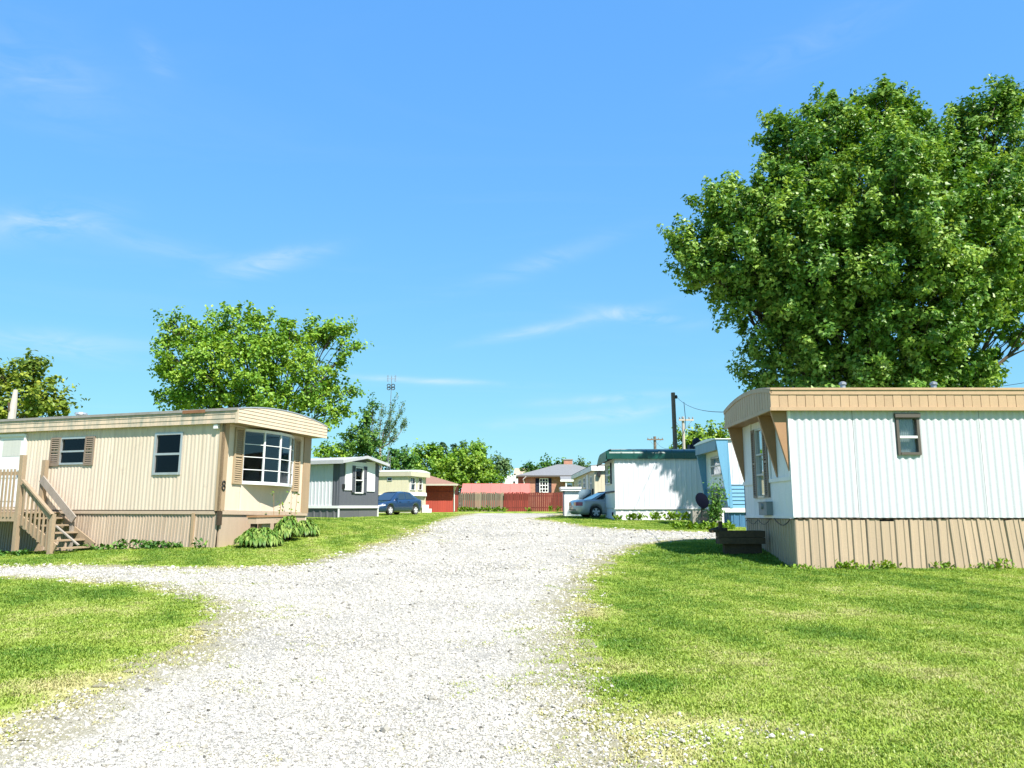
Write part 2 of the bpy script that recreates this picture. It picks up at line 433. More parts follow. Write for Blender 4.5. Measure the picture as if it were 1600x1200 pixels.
M['bark'] = paint('bark', (.075, .058, .042), (.04, .032, .025), .5, sc=(3, 3, .6), rough=.95, bump=.5, bscale=14, fine=.25)
M['bark_pale'] = paint('bark_pale', (.24, .21, .18), (.14, .12, .1), .5, sc=(3, 3, .6), rough=.95, bump=.3, bscale=14)
M['tan_roof'] = paint('tan_roof', (.48, .37, .29), None, .3, rough=.9)
M['rust'] = paint('rust', (.22, .10, .05), (.1, .05, .03), .5, rough=.9)

def brick_mat():
    m, nt, N, L = _nodes('brick')
    out = N('ShaderNodeOutputMaterial'); b = N('ShaderNodeBsdfPrincipled'); L(b.outputs[0], out.inputs[0])
    tc = N('ShaderNodeTexCoord'); mp = N('ShaderNodeMapping'); L(tc.outputs['Object'], mp.inputs[0])
    sep = N('ShaderNodeSeparateXYZ'); L(mp.outputs[0], sep.inputs[0]); cb = N('ShaderNodeCombineXYZ')
    ad = N('ShaderNodeMath'); ad.operation = 'ADD'; L(sep.outputs[0], ad.inputs[0]); L(sep.outputs[1], ad.inputs[1])
    L(ad.outputs[0], cb.inputs[0]); L(sep.outputs[2], cb.inputs[1])
    br = N('ShaderNodeTexBrick'); L(cb.outputs[0], br.inputs[0]); br.inputs['Scale'].default_value = 1.0
    br.inputs['Brick Width'].default_value = .22; br.inputs['Row Height'].default_value = .075; br.inputs['Mortar Size'].default_value = .008
    br.inputs['Color1'].default_value = (.46, .195, .12, 1); br.inputs['Color2'].default_value = (.36, .145, .09, 1); br.inputs['Mortar'].default_value = (.33, .27, .22, 1)
    L(br.outputs[0], b.inputs['Base Color']); b.inputs['Roughness'].default_value = .9
    bp = N('ShaderNodeBump'); bp.inputs['Strength'].default_value = .5; bp.inputs['Distance'].default_value = .01; L(br.outputs['Fac'], bp.inputs['Height']); bp.invert = True
    L(bp.outputs[0], b.inputs['Normal'])
    return m
M['brick'] = brick_mat()

# ------------------------------------------------------------------ wall builders
def _z(v, s): return v(s) if callable(v) else v

PROFILES = {
    'sine': [(i / 6, .5 + .5 * math.cos(2 * math.pi * i / 6)) for i in range(6)],
    'rib': [(0, 0), (.62, 0), (.70, 1), (.92, 1)],
    'groove': [(0, 0), (.90, 0), (.93, -1), (.97, -1)],
    'double': [(0, 0), (.30, 0), (.34, .6), (.42, .6), (.46, 0), (.86, 0), (.90, 1), (.97, 1)],
    'flat': [(0, 0)],
}
def siding(name, parent, F, s0, s1, z0, z1, m, period=.12, amp=.012, prof='sine', openings=(), base=0.0, phase=0.0, label=None):
    pr = PROFILES[prof]
    S = []
    k0 = math.floor((s0 - phase) / period) - 1
    full = []
    for k in range(k0, int((s1 - phase) / period) + 3):
        for f, o in pr: full.append((phase + (k + f) * period, o * amp))
    xs = np.array([f[0] for f in full]); os_ = np.array([f[1] for f in full])
    cut = {s0, s1}
    for (a, b, c, d) in openings:
        for q in (a, b):
            if s0 < q < s1: cut.add(q)
    S = sorted(set([x for x in xs if s0 < x < s1]) | cut)
    O = np.interp(S, xs, os_) + base
    mb = MB()
    for i in range(len(S) - 1):
        a, b = S[i], S[i + 1]
        if b - a < 1e-5: continue
        mid = (a + b) / 2
        spans = [(None, None)]
        hits = sorted([(c, d) for (p, q, c, d) in openings if p - 1e-6 < mid < q + 1e-6])
        lo = 'B'; segs = []
        for c, d in hits: segs.append((lo, c)); lo = d
        segs.append((lo, 'T'))
        for l, h in segs:
            la, lb = (_z(z0, a), _z(z0, b)) if l == 'B' else (l, l)
            ha, hb = (_z(z1, a), _z(z1, b)) if h == 'T' else (h, h)
            if ha - la < .002 and hb - lb < .002: continue
            mb.poly(F.pt(a, la, O[i]), F.pt(b, lb, O[i + 1]), F.pt(b, hb, O[i + 1]), F.pt(a, ha, O[i]))
    return mb.build(name, m, parent, label=label, fix=False)

def window(parent, F, r, mf, name='window', rails=(.5,), mull=(), fw=.045, depth=.08, proud=.03, g='glass', curtain=None, cz=None, mrail=None, label=None):
    s0, s1, z0, z1 = r
    f = MB()
    f.wbox(F, s0, s0 + fw, z0, z1, -depth, proud); f.wbox(F, s1 - fw, s1, z0, z1, -depth, proud)
    f.wbox(F, s0 + fw, s1 - fw, z0, z0 + fw, -depth, proud + .012); f.wbox(F, s0 + fw, s1 - fw, z1 - fw, z1, -depth, proud)
    w = f.build(name, mf, parent, label=label)
    zs = [z0 + fw] + [z0 + (z1 - z0) * q for q in rails] + [z1 - fw]
    ss = [s0 + fw] + [s0 + (s1 - s0) * q for q in mull] + [s1 - fw]
    for q in rails:
        rm = MB(); rm.wbox(F, s0 + fw, s1 - fw, z0 + (z1 - z0) * q - fw * .45, z0 + (z1 - z0) * q + fw * .45, -.03, proud - .004); rm.build('sash', mrail or mf, w)
    for q in mull:
        rm = MB(); rm.wbox(F, s0 + (s1 - s0) * q - fw * .4, s0 + (s1 - s0) * q + fw * .4, z0 + fw, z1 - fw, -.034, proud - .008); rm.build('sash', mrail or mf, w)
    for i in range(len(zs) - 1):
        for j in range(len(ss) - 1):
            p = MB(); off = -.012 - .014 * (i % 2)
            p.wbox(F, ss[j] + .002, ss[j + 1] - .002, zs[i] + .002, zs[i + 1] - .002, off - .004, off)
            p.build('pane', M[g], w)
    if curtain:
        c0, c1 = cz or (0, 1)
        za, zb = z0 + (z1 - z0) * c0, z0 + (z1 - z0) * c1
        c = MB(); n = 24
        for k in range(n):
            a, b = s0 + (s1 - s0) * k / n, s0 + (s1 - s0) * (k + 1) / n
            oa, ob = -depth - .05 - .025 * (k % 2), -depth - .05 - .025 * ((k + 1) % 2)
            c.poly(F.pt(a, za, oa), F.pt(b, za, ob), F.pt(b, zb, ob), F.pt(a, zb, oa))
        c.build('curtain', curtain, w, fix=False)
    return w

def shutter(parent, F, r, m=None, n=None):
    m = m or M['shutter']
    s0, s1, z0, z1 = r; fw = min(.05, (s1 - s0) * .2); mb = MB()
    mb.wbox(F, s0, s0 + fw, z0, z1, .004, .045); mb.wbox(F, s1 - fw, s1, z0, z1, .004, .045)
    mid = (z0 + z1) / 2
    for a, b in ((z0, z0 + fw), (z1 - fw, z1), (mid - fw / 2, mid + fw / 2)): mb.wbox(F, s0 + fw, s1 - fw, a, b, .004, .043)
    mb.wbox(F, s0 + fw, s1 - fw, z0 + fw, z1 - fw, .003, .008)
    step = .055 if n is None else (z1 - z0) / n
    z = z0 + fw + .01
    while z < z1 - fw - .02:
        if abs(z - mid) > fw:
            a, b = s0 + fw, s1 - fw
            P = F.pt
            mb.hexa([P(a, z, .04), P(b, z, .04), P(b, z + step * .8, .012), P(a, z + step * .8, .012),
                     P(a, z + .006, .042), P(b, z + .006, .042), P(b, z + step * .8 + .006, .014), P(a, z + step * .8 + .006, .014)])
        z += step
    return mb.build('shutter', m, parent)

def lap_strips(name, parent, F, s0, s1, zb, zt, n, m, th=.03, lap=.012, cols=1, base=0.0, label=None):
    """horizontal lapped boards between the bottom line zb(s) and the top line zt(s)"""
    mb = MB(); S = [s0 + (s1 - s0) * k / cols for k in range(cols + 1)]
    H = max(_z(zt, s) - _z(zb, s) for s in S)
    for k in range(n):
        A, B = [], []
        for s in S:
            lo = _z(zb, s) + H * k / n; hi = min(_z(zb, s) + H * (k + 1) / n, _z(zt, s)); lo = min(lo, hi)
            A.append(lo); B.append(hi)
        for i in range(cols):
            if B[i] - A[i] < .003 and B[i + 1] - A[i + 1] < .003: continue
            P = F.pt; a, b = S[i], S[i + 1]
            mb.hexa([P(a, A[i], base), P(b, A[i + 1], base), P(b, A[i + 1], base + th + lap), P(a, A[i], base + th + lap),
                     P(a, B[i], base), P(b, B[i + 1], base), P(b, B[i + 1], base + th), P(a, B[i], base + th)])
    return mb.build(name, m, parent, label=label, fix=False)

def bow_roof(name, parent, x0, x1, y0, y1, ze, rise, m, n=16, th=.05):
    """shallow arched sheet over the width, closed below by a flat soffit"""
    mb = MB(); top = []
    for k in range(n + 1):
        t = k / n; top.append((y0 + (y1 - y0) * t, ze + rise * (1 - (2 * t - 1) ** 2)))
    poly = [(x0, y, z) for y, z in top] + [(x0, y1, ze - th), (x0, y0, ze - th)]
    mb.prism(poly, (x1 - x0, 0, 0))
    return mb.build(name, m, parent)

def roof_vent(parent, x, y, z, m, r=.09, h=.16):
    mb = MB(); mb.lathe([(r * 2.0, -.06), (r * 1.8, .012), (r, .04), (r * .9, h * .6), (r * 1.35, h * .62), (r * 1.25, h * .85), (r * .5, h)], (x, y, z), 12)
    return mb.build('roof_vent', m, parent)
# ------------------------------------------------------------------ the ground and the gravel road
def vnoise(x, y, scale, seed):
    """smooth value noise in 0..1 over the ground plan"""
    r = np.random.default_rng(seed); T = r.random((256, 256))
    def one(x, y):
        xi = np.floor(x).astype(int); yi = np.floor(y).astype(int); fx = x - xi; fy = y - yi
        fx = fx * fx * (3 - 2 * fx); fy = fy * fy * (3 - 2 * fy)
        g = lambda a, b: T[a % 256, b % 256]
        return (g(xi, yi) * (1 - fx) + g(xi + 1, yi) * fx) * (1 - fy) + (g(xi, yi + 1) * (1 - fx) + g(xi + 1, yi + 1) * fx) * fy
    x = np.asarray(x, float) / scale; y = np.asarray(y, float) / scale
    return (one(x, y) + .5 * one(x * 2.03 + 11, y * 2.03 + 5) + .25 * one(x * 4.1 + 3, y * 4.1 + 17)) / 1.75

ROAD_PX = [(-260, 1330), (-160, 1235), (0, 1160), (60, 1120), (200, 1066), (300, 1015), (350, 975), (335, 940), (262, 918), (120, 907), (0, 903), (-200, 901), (-420, 899),
           (-420, 882), (-200, 882), (0, 885), (200, 886), (370, 888), (450, 884), (530, 868), (605, 848), (650, 832), (676, 818), (704, 808), (742, 802),
           (886, 802.6), (868, 807), (830, 811), (880, 817), (915, 823), (985, 828), (1060, 831), (1150, 833), (1300, 834),
           (1300, 843), (1150, 843), (1060, 845), (992, 852), (955, 868), (912, 905), (890, 950), (892, 1000), (905, 1060), (935, 1130), (985, 1215), (1040, 1330)]
ROAD = np.array([(lambda p: (p.x, p.y))(gpt(*q)) for q in ROAD_PX])

def road_sd(x, y):
    """metres inside (+) or outside (-) the gravel"""
    x = np.asarray(x, float); y = np.asarray(y, float)
    d = np.full(x.shape, 1e9); ins = np.zeros(x.shape, bool)
    n = len(ROAD)
    for i in range(n):
        ax, ay = ROAD[i]; bx, by = ROAD[(i + 1) % n]
        ex, ey = bx - ax, by - ay; t = np.clip(((x - ax) * ex + (y - ay) * ey) / (ex * ex + ey * ey + 1e-12), 0, 1)
        d = np.minimum(d, np.hypot(x - ax - t * ex, y - ay - t * ey))
        c = ((ay > y) != (by > y))
        with np.errstate(divide='ignore', invalid='ignore'):
            xi = (bx - ax) * (y - ay) / (by - ay + 1e-15) + ax
        ins ^= c & (x < xi)
    return np.where(ins, d, -d)

def blob(x, y, px, py, rx, ry):
    c = gpt(px, py); return np.exp(-((x - c.x) / rx) ** 2 - ((y - c.y) / ry) ** 2)

def dry_at(x, y):
    """how straw coloured the turf is, 0 lush .. 1 dry"""
    v = .38 * _ss(.25, .80, vnoise(x, y, 1.7, 3)) + .42 * vnoise(x, y, .38, 5) - .05
    v = v + .55 * blob(x, y, 1075, 1130, .35, .22) + .40 * blob(x, y, 1010, 1175, .4, .3) + .4 * blob(x, y, 925, 950, .35, .9) + .35 * blob(x, y, 1420, 1020, 1.2, .5)
    v = v + .40 * blob(x, y, 120, 955, 1.3, .5) + .35 * blob(x, y, 60, 1080, .8, .3) + .3 * blob(x, y, 1500, 1050, 1.6, .3) + .3 * blob(x, y, 1250, 960, 1.6, .35)
    v = v + .40 * blob(x, y, 200, 1075, .9, .35) + .35 * blob(x, y, 20, 1135, .8, .3) + .3 * blob(x, y, 310, 985, .5, .5)
    v = v - .75 * blob(x, y, 1000, 1070, .36, .32) - .35 * blob(x, y, 960, 1010, .3, .25) - .3 * blob(x, y, 1080, 870, 1.5, 1.2) - .35 * blob(x, y, 230, 930, .9, .5) - .3 * blob(x, y, 40, 1020, .9, .25)
    # mowing lanes, slightly lighter and darker by turns
    v = v + .10 * np.sin((x * .94 + y * .34) * 2 * math.pi / 1.05 + 1.6 * vnoise(x, y, 4, 9)) * _ss(4.8, 6.0, y + 0 * x)
    sd = road_sd(x, y)
    v = v + .55 * _ss(-.75, .25, sd)
    return np.clip(v, 0, 1)

def axis(dense0, dense1, step, far, grow=1.18):
    a = list(np.arange(dense0, dense1 + 1e-6, step)); s = step; v = dense1
    while v < far: s *= grow; v += s; a.append(v)
    s = step; v = dense0; b = []
    while v > -far: s *= grow; v -= s; b.append(v)
    return np.array(b[::-1] + a)

def grid_mesh(name, xs, ys, zoff=0.0, keep=None):
    X, Y = np.meshgrid(xs, ys); x = X.ravel(); y = Y.ravel(); z = ground_z(x, y) + zoff
    nx, ny = len(xs), len(ys)
    i = np.arange(nx - 1)[None, :] + np.arange(ny - 1)[:, None] * nx; i = i.ravel()
    q = np.stack([i, i + 1, i + 1 + nx, i + nx], 1)
    sd = road_sd(x, y)
    if keep is not None:
        cx = x[q].mean(1); cy = y[q].mean(1); q = q[keep(cx, cy)]
        used = np.unique(q); remap = np.full(len(x), -1); remap[used] = np.arange(len(used)); q = remap[q]
        x, y, z, sd = x[used], y[used], z[used], sd[used]
    me = bpy.data.meshes.new(name)
    me.vertices.add(len(x)); me.vertices.foreach_set('co', np.stack([x, y, z], 1).astype(np.float32).ravel())
    me.loops.add(q.size); me.loops.foreach_set('vertex_index', q.ravel().astype(np.int32))
    me.polygons.add(len(q)); me.polygons.foreach_set('loop_start', (np.arange(len(q)) * 4).astype(np.int32))
    me.polygons.foreach_set('use_smooth', np.ones(len(q), bool))
    me.update(calc_edges=True)
    for nm, val in (('sd', np.clip(sd, -2, 2)), ('dry', dry_at(x, y))):
        at_ = me.attributes.new(nm, 'FLOAT', 'POINT'); at_.data.foreach_set('value', val.astype(np.float32))
    return me

GRASS_D, GRASS_M, GRASS_L = (.095, .190, .024), (.280, .365, .058), (.43, .395, .180)

def ground_mat():
    m, nt, N, L = _nodes('turf')
    out = N('ShaderNodeOutputMaterial'); b = N('ShaderNodeBsdfPrincipled'); L(b.outputs[0], out.inputs[0]); b.inputs['Roughness'].default_value = .95; b.inputs['Specular IOR Level'].default_value = .1
    geo = N('ShaderNodeNewGeometry')
    dry = N('ShaderNodeAttribute'); dry.attribute_name = 'dry'; sd = N('ShaderNodeAttribute'); sd.attribute_name = 'sd'
    n1 = N('ShaderNodeTexNoise'); n1.inputs['Scale'].default_value = 9; n1.inputs['Detail'].default_value = 8; n1.inputs['Roughness'].default_value = .7; L(geo.outputs['Position'], n1.inputs['Vector'])
    n2 = N('ShaderNodeTexNoise'); n2.inputs['Scale'].default_value = 45; n2.inputs['Detail'].default_value = 5; L(geo.outputs['Position'], n2.inputs['Vector'])
    def mm(op, a, bb, c=None, clamp=False):
        n = N('ShaderNodeMath'); n.operation = op; n.use_clamp = clamp
        for i, v in enumerate((a, bb, c)):
            if v is None: continue
            if isinstance(v, (int, float)): n.inputs[i].default_value = v
            else: L(v, n.inputs[i])
        return n.outputs[0]
    f = mm('ADD', dry.outputs['Fac'], mm('ADD', mm('MULTIPLY', mm('SUBTRACT', n1.outputs[0], .5), .7), mm('MULTIPLY', mm('SUBTRACT', n2.outputs[0], .5), .8)), clamp=True)
    cr = N('ShaderNodeValToRGB'); e = cr.color_ramp.elements; e[0].color = _c([c * .9 for c in GRASS_D]); e[1].color = _c([c * .95 for c in GRASS_L]); k = e.new(.5); k.color = _c([c * .9 for c in GRASS_M])
    L(f, cr.inputs[0])
    # gravel dust towards the road
    g = mm('ADD', sd.outputs['Fac'], mm('MULTIPLY', mm('SUBTRACT', n1.outputs[0], .5), 1.1))
    mr = N('ShaderNodeMapRange'); mr.interpolation_type = 'SMOOTHSTEP'; L(g, mr.inputs[0]); mr.inputs[1].default_value = -.35; mr.inputs[2].default_value = .35
    mx = N('ShaderNodeMix'); mx.data_type = 'RGBA'; L(mr.outputs[0], mx.inputs[0]); L(cr.outputs[0], mx.inputs[6]); mx.inputs[7].default_value = (.29, .265, .19, 1)
    L(mx.outputs[2], b.inputs['Base Color'])
    bp = N('ShaderNodeBump'); bp.inputs['Strength'].default_value = .8; bp.inputs['Distance'].default_value = .03; L(n2.outputs[0], bp.inputs['Height']); L(bp.outputs[0], b.inputs['Normal'])
    return m

def gravel_mat():
    m, nt, N, L = _nodes('limestone_gravel')
    out = N('ShaderNodeOutputMaterial'); b = N('ShaderNodeBsdfPrincipled'); L(b.outputs[0], out.inputs[0]); b.inputs['Roughness'].default_value = .9; b.inputs['Specular IOR Level'].default_value = .2
    geo = N('ShaderNodeNewGeometry'); sd = N('ShaderNodeAttribute'); sd.attribute_name = 'sd'
    vo = N('ShaderNodeTexVoronoi'); vo.inputs['Scale'].default_value = 62; L(geo.outputs['Position'], vo.inputs['Vector'])
    v2 = N('ShaderNodeTexVoronoi'); v2.feature = 'DISTANCE_TO_EDGE'; v2.inputs['Scale'].default_value = 62; L(geo.outputs['Position'], v2.inputs['Vector'])
    n1 = N('ShaderNodeTexNoise'); n1.inputs['Scale'].default_value = 1.6; n1.inputs['Detail'].default_value = 9; n1.inputs['Roughness'].default_value = .7; L(geo.outputs['Position'], n1.inputs['Vector'])
    sepc = N('ShaderNodeSeparateColor'); L(vo.outputs['Color'], sepc.inputs[0])
    cr = N('ShaderNodeValToRGB'); e = cr.color_ramp.elements; e[0].color = (.17, .156, .13, 1); e[1].color = (.49, .462, .405, 1); k = e.new(.22); k.color = (.375, .352, .305, 1)
    L(sepc.outputs[0], cr.inputs[0])
    gap = N('ShaderNodeMapRange'); L(v2.outputs['Distance'], gap.inputs[0]); gap.inputs[1].default_value = .0; gap.inputs[2].default_value = .10; gap.inputs[3].default_value = .50; gap.inputs[4].default_value = 1
    mu = N('ShaderNodeMix'); mu.data_type = 'RGBA'; mu.blend_type = 'MULTIPLY'; mu.inputs[0].default_value = 1; L(cr.outputs[0], mu.inputs[6]); L(gap.outputs[0], mu.inputs[7])
    # packed and dusty stretches, then a weedy, tan verge
    n4 = N('ShaderNodeTexNoise'); n4.inputs['Scale'].default_value = .55; n4.inputs['Detail'].default_value = 5; L(geo.outputs['Position'], n4.inputs['Vector'])
    r4 = N('ShaderNodeMapRange'); L(n4.outputs[0], r4.inputs[0]); r4.inputs[1].default_value = .35; r4.inputs[2].default_value = .65; r4.inputs[3].default_value = .82; r4.inputs[4].default_value = 1.12
    m4 = N('ShaderNodeMix'); m4.data_type = 'RGBA'; m4.blend_type = 'MULTIPLY'; m4.inputs[0].default_value = 1; L(mu.outputs[2], m4.inputs[6]); L(r4.outputs[0], m4.inputs[7]); mu = m4
    ns = N('ShaderNodeMath'); ns.operation = 'MULTIPLY_ADD'; L(n1.outputs[0], ns.inputs[0]); ns.inputs[1].default_value = -1.5; 
    L(sd.outputs['Fac'], ns.inputs[2])
    mr = N('ShaderNodeMapRange'); mr.interpolation_type = 'SMOOTHSTEP'; L(ns.outputs[0], mr.inputs[0]); mr.inputs[1].default_value = -.75; mr.inputs[2].default_value = -.05
    mr.inputs[3].default_value = 1; mr.inputs[4].default_value = 0
    mx = N('ShaderNodeMix'); mx.data_type = 'RGBA'; L(mr.outputs[0], mx.inputs[0]); L(mu.outputs[2], mx.inputs[6]); mx.inputs[7].default_value = (.27, .245, .16, 1)
    L(mx.outputs[2], b.inputs['Base Color'])
    bp = N('ShaderNodeBump'); bp.inputs['Strength'].default_value = .7; bp.inputs['Distance'].default_value = .012; L(gap.outputs[0], bp.inputs['Height']); L(bp.outputs[0], b.inputs['Normal'])
    return m

M['turf'] = ground_mat(); M['gravel'] = gravel_mat()
g_ = grid_mesh('ground', axis(-17, 17, .24, 3200), axis(1.5, 34, .24, 4000))
ground = link('ground', g_, M['turf']); ground['kind'] = 'structure'
def _keep(cx, cy):
    s = road_sd(cx, cy); n = vnoise(cx, cy, .5, 21) - .5
    return s + n * .9 > -.12
rx0, rx1 = ROAD[:, 0].min() - 1, ROAD[:, 0].max() + 1
ry_far = ROAD[:, 1].max() + 1
_xs = np.concatenate([np.arange(max(rx0, -26), -12, .5), np.arange(-12, 8, .16), np.arange(8, min(rx1, 24), .5)])
_ys = np.concatenate([np.arange(1.5, 28, .16), np.arange(28, ry_far, .5)])
r_ = grid_mesh('gravel_road', _xs, _ys, .007, _keep)
road = link('gravel_road', r_, M['gravel']); road['kind'] = 'structure'

# ------------------------------------------------------------------ scattered turf and loose stones (instances on a point cloud)
def template(name, mb, m, smooth=False):
    me = bpy.data.meshes.new(name); me.from_pydata(mb.v, [], mb.f); me.update(); me.materials.append(m)
    if smooth: me.polygons.foreach_set('use_smooth', [True] * len(me.polygons))
    return bpy.data.objects.new(name, me)          # never linked to the scene: only a source for the instances

def scatter(name, pts, rot, scl, tone, idx, templates, label=None):
    me = bpy.data.meshes.new(name); me.vertices.add(len(pts)); me.vertices.foreach_set('co', pts.astype(np.float32).ravel())
    for nm, ty, v in (('rot', 'FLOAT_VECTOR', rot), ('scl', 'FLOAT_VECTOR', scl), ('tone', 'FLOAT', tone), ('pick', 'INT', idx)):
        a = me.attributes.new(nm, ty, 'POINT')
        a.data.foreach_set('vector' if ty == 'FLOAT_VECTOR' else 'value', np.asarray(v, np.int32 if ty == 'INT' else np.float32).ravel())
    o = link(name, me); o['kind'] = 'stuff'
    if label: o['label'] = label
    ng = bpy.data.node_groups.new(name, 'GeometryNodeTree')
    ng.interface.new_socket('Geometry', in_out='INPUT', socket_type='NodeSocketGeometry'); ng.interface.new_socket('Geometry', in_out='OUTPUT', socket_type='NodeSocketGeometry')
    N, L = ng.nodes.new, ng.links.new
    gi = N('NodeGroupInput'); go = N('NodeGroupOutput'); iop = N('GeometryNodeInstanceOnPoints'); join = N('GeometryNodeJoinGeometry')
    for t in reversed(templates):
        oi = N('GeometryNodeObjectInfo'); oi.inputs['Object'].default_value = t; oi.inputs['As Instance'].default_value = True; L(oi.outputs['Geometry'], join.inputs[0])
    def na(nm, dt):
        n = N('GeometryNodeInputNamedAttribute'); n.data_type = dt; n.inputs['Name'].default_value = nm; return n.outputs['Attribute']
    L(gi.outputs[0], iop.inputs['Points']); L(join.outputs[0], iop.inputs['Instance'])
    iop.inputs['Pick Instance'].default_value = True
    L(na('pick', 'INT'), iop.inputs['Instance Index'])
    e2r = N('FunctionNodeEulerToRotation'); L(na('rot', 'FLOAT_VECTOR'), e2r.inputs[0]); L(e2r.outputs[0], iop.inputs['Rotation'])
    L(na('scl', 'FLOAT_VECTOR'), iop.inputs['Scale'])
    L(iop.outputs[0], go.inputs[0])
    md = o.modifiers.new('scatter', 'NODES'); md.node_group = ng
    return o

def blade_clump(n, h, rad, seed, w=.006):
    r = random.Random(seed); mb = MB()
    for _ in range(n):
        a = r.uniform(0, 6.283); d = rad * math.sqrt(r.random()); x, y = d * math.cos(a), d * math.sin(a)
        b = r.uniform(0, 6.283); hh = h * r.uniform(.55, 1.15); lean = hh * r.uniform(.25, 1.15); ww = w * r.uniform(.7, 1.3)
        lx, ly = math.cos(b), math.sin(b); sx, sy = -ly * ww, lx * ww
        p0 = (x - sx, y - sy, -.01); p1 = (x + sx, y + sy, -.01)
        m0 = (x + lx * lean * .35 - sx * .8, y + ly * lean * .35 - sy * .8, hh * .6); m1 = (x + lx * lean * .35 + sx * .8, y + ly * lean * .35 + sy * .8, hh * .6)
        mb.add([p0, p1, m1, m0, (x + lx * lean, y + ly * lean, hh)], [(0, 1, 2, 3), (3, 2, 4)])
    return mb

def inst_leaf(name, d, m_, l, transl=.3):
    m = leaf_mat(name, d, m_, l, transl, .015)
    for n in m.node_tree.nodes:
        if n.type == 'ATTRIBUTE': n.attribute_type = 'INSTANCER'
    return m
M['blade'] = inst_leaf('grass_blade', GRASS_D, GRASS_M, GRASS_L, .25)

def stone_mb(seed):
    r = random.Random(seed); bm = bmesh.new(); bmesh.ops.create_icosphere(bm, subdivisions=1, radius=1)
    for v in bm.verts: v.co = Vector((v.co.x * r.uniform(.75, 1.2), v.co.y * r.uniform(.65, 1.05), v.co.z * r.uniform(.5, .8)))
    mb = MB(); bm.verts.index_update(); mb.add([v.co[:] for v in bm.verts], [tuple(v.index for v in f.verts) for f in bm.faces]); bm.free(); return mb

def stone_mat():
    m, nt, N, L = _nodes('limestone'); out = N('ShaderNodeOutputMaterial'); b = N('ShaderNodeBsdfPrincipled'); L(b.outputs[0], out.inputs[0]); b.inputs['Roughness'].default_value = .85; b.inputs['Specular IOR Level'].default_value = .25
    a = N('ShaderNodeAttribute'); a.attribute_name = 'tone'; a.attribute_type = 'INSTANCER'
    cr = N('ShaderNodeValToRGB'); e = cr.color_ramp.elements; e[0].color = (.06, .056, .047, 1); e[1].color = (.54, .51, .445, 1)
    for p, c in ((.10, (.17, .158, .134)), (.28, (.345, .324, .278)), (.7, (.425, .40, .345))):
        k = e.new(p); k.color = _c(c)
    L(a.outputs['Fac'], cr.inputs[0]); L(cr.outputs[0], b.inputs['Base Color']); return m
M['stone'] = stone_mat()

KEEP_OUT = []          # plan polygons of buildings, (root, x0, x1, y0, y1) in the thing's own frame
def inside_buildings(x, y):
    hit = np.zeros(x.shape, bool)
    for (cx, cy, rz, x0, x1, y0, y1) in KEEP_OUT:
        c, s = math.cos(rz), math.sin(rz); dx, dy = x - cx, y - cy; u = dx * c + dy * s; v = -dx * s + dy * c
        hit |= (u > x0) & (u < x1) & (v > y0) & (v < y1)
    return hit

def spread(zones):
    """random points over rings of depth: (distance, points per square metre), thinning smoothly, cut to what the view can hold plus a margin"""
    P = []; zy = [z[0] for z in zones]; zd = [math.log(z[1]) for z in zones]; st = []; y = zy[0]
    while y < zy[-1]: st.append((y, y + .4, math.exp(float(np.interp(y + .2, zy, zd))))); y += .4
    for y0, y1, dens in st:
        hw = y1 * .70 + 2.5; n = int((y1 - y0) * 2 * hw * dens)
        P.append(np.stack([RNG.uniform(-hw, hw, n), RNG.uniform(y0, y1, n)], 1))
    p = np.concatenate(P); k = np.abs(p[:, 0]) < p[:, 1] * .68 + 2.5
    return p[k]

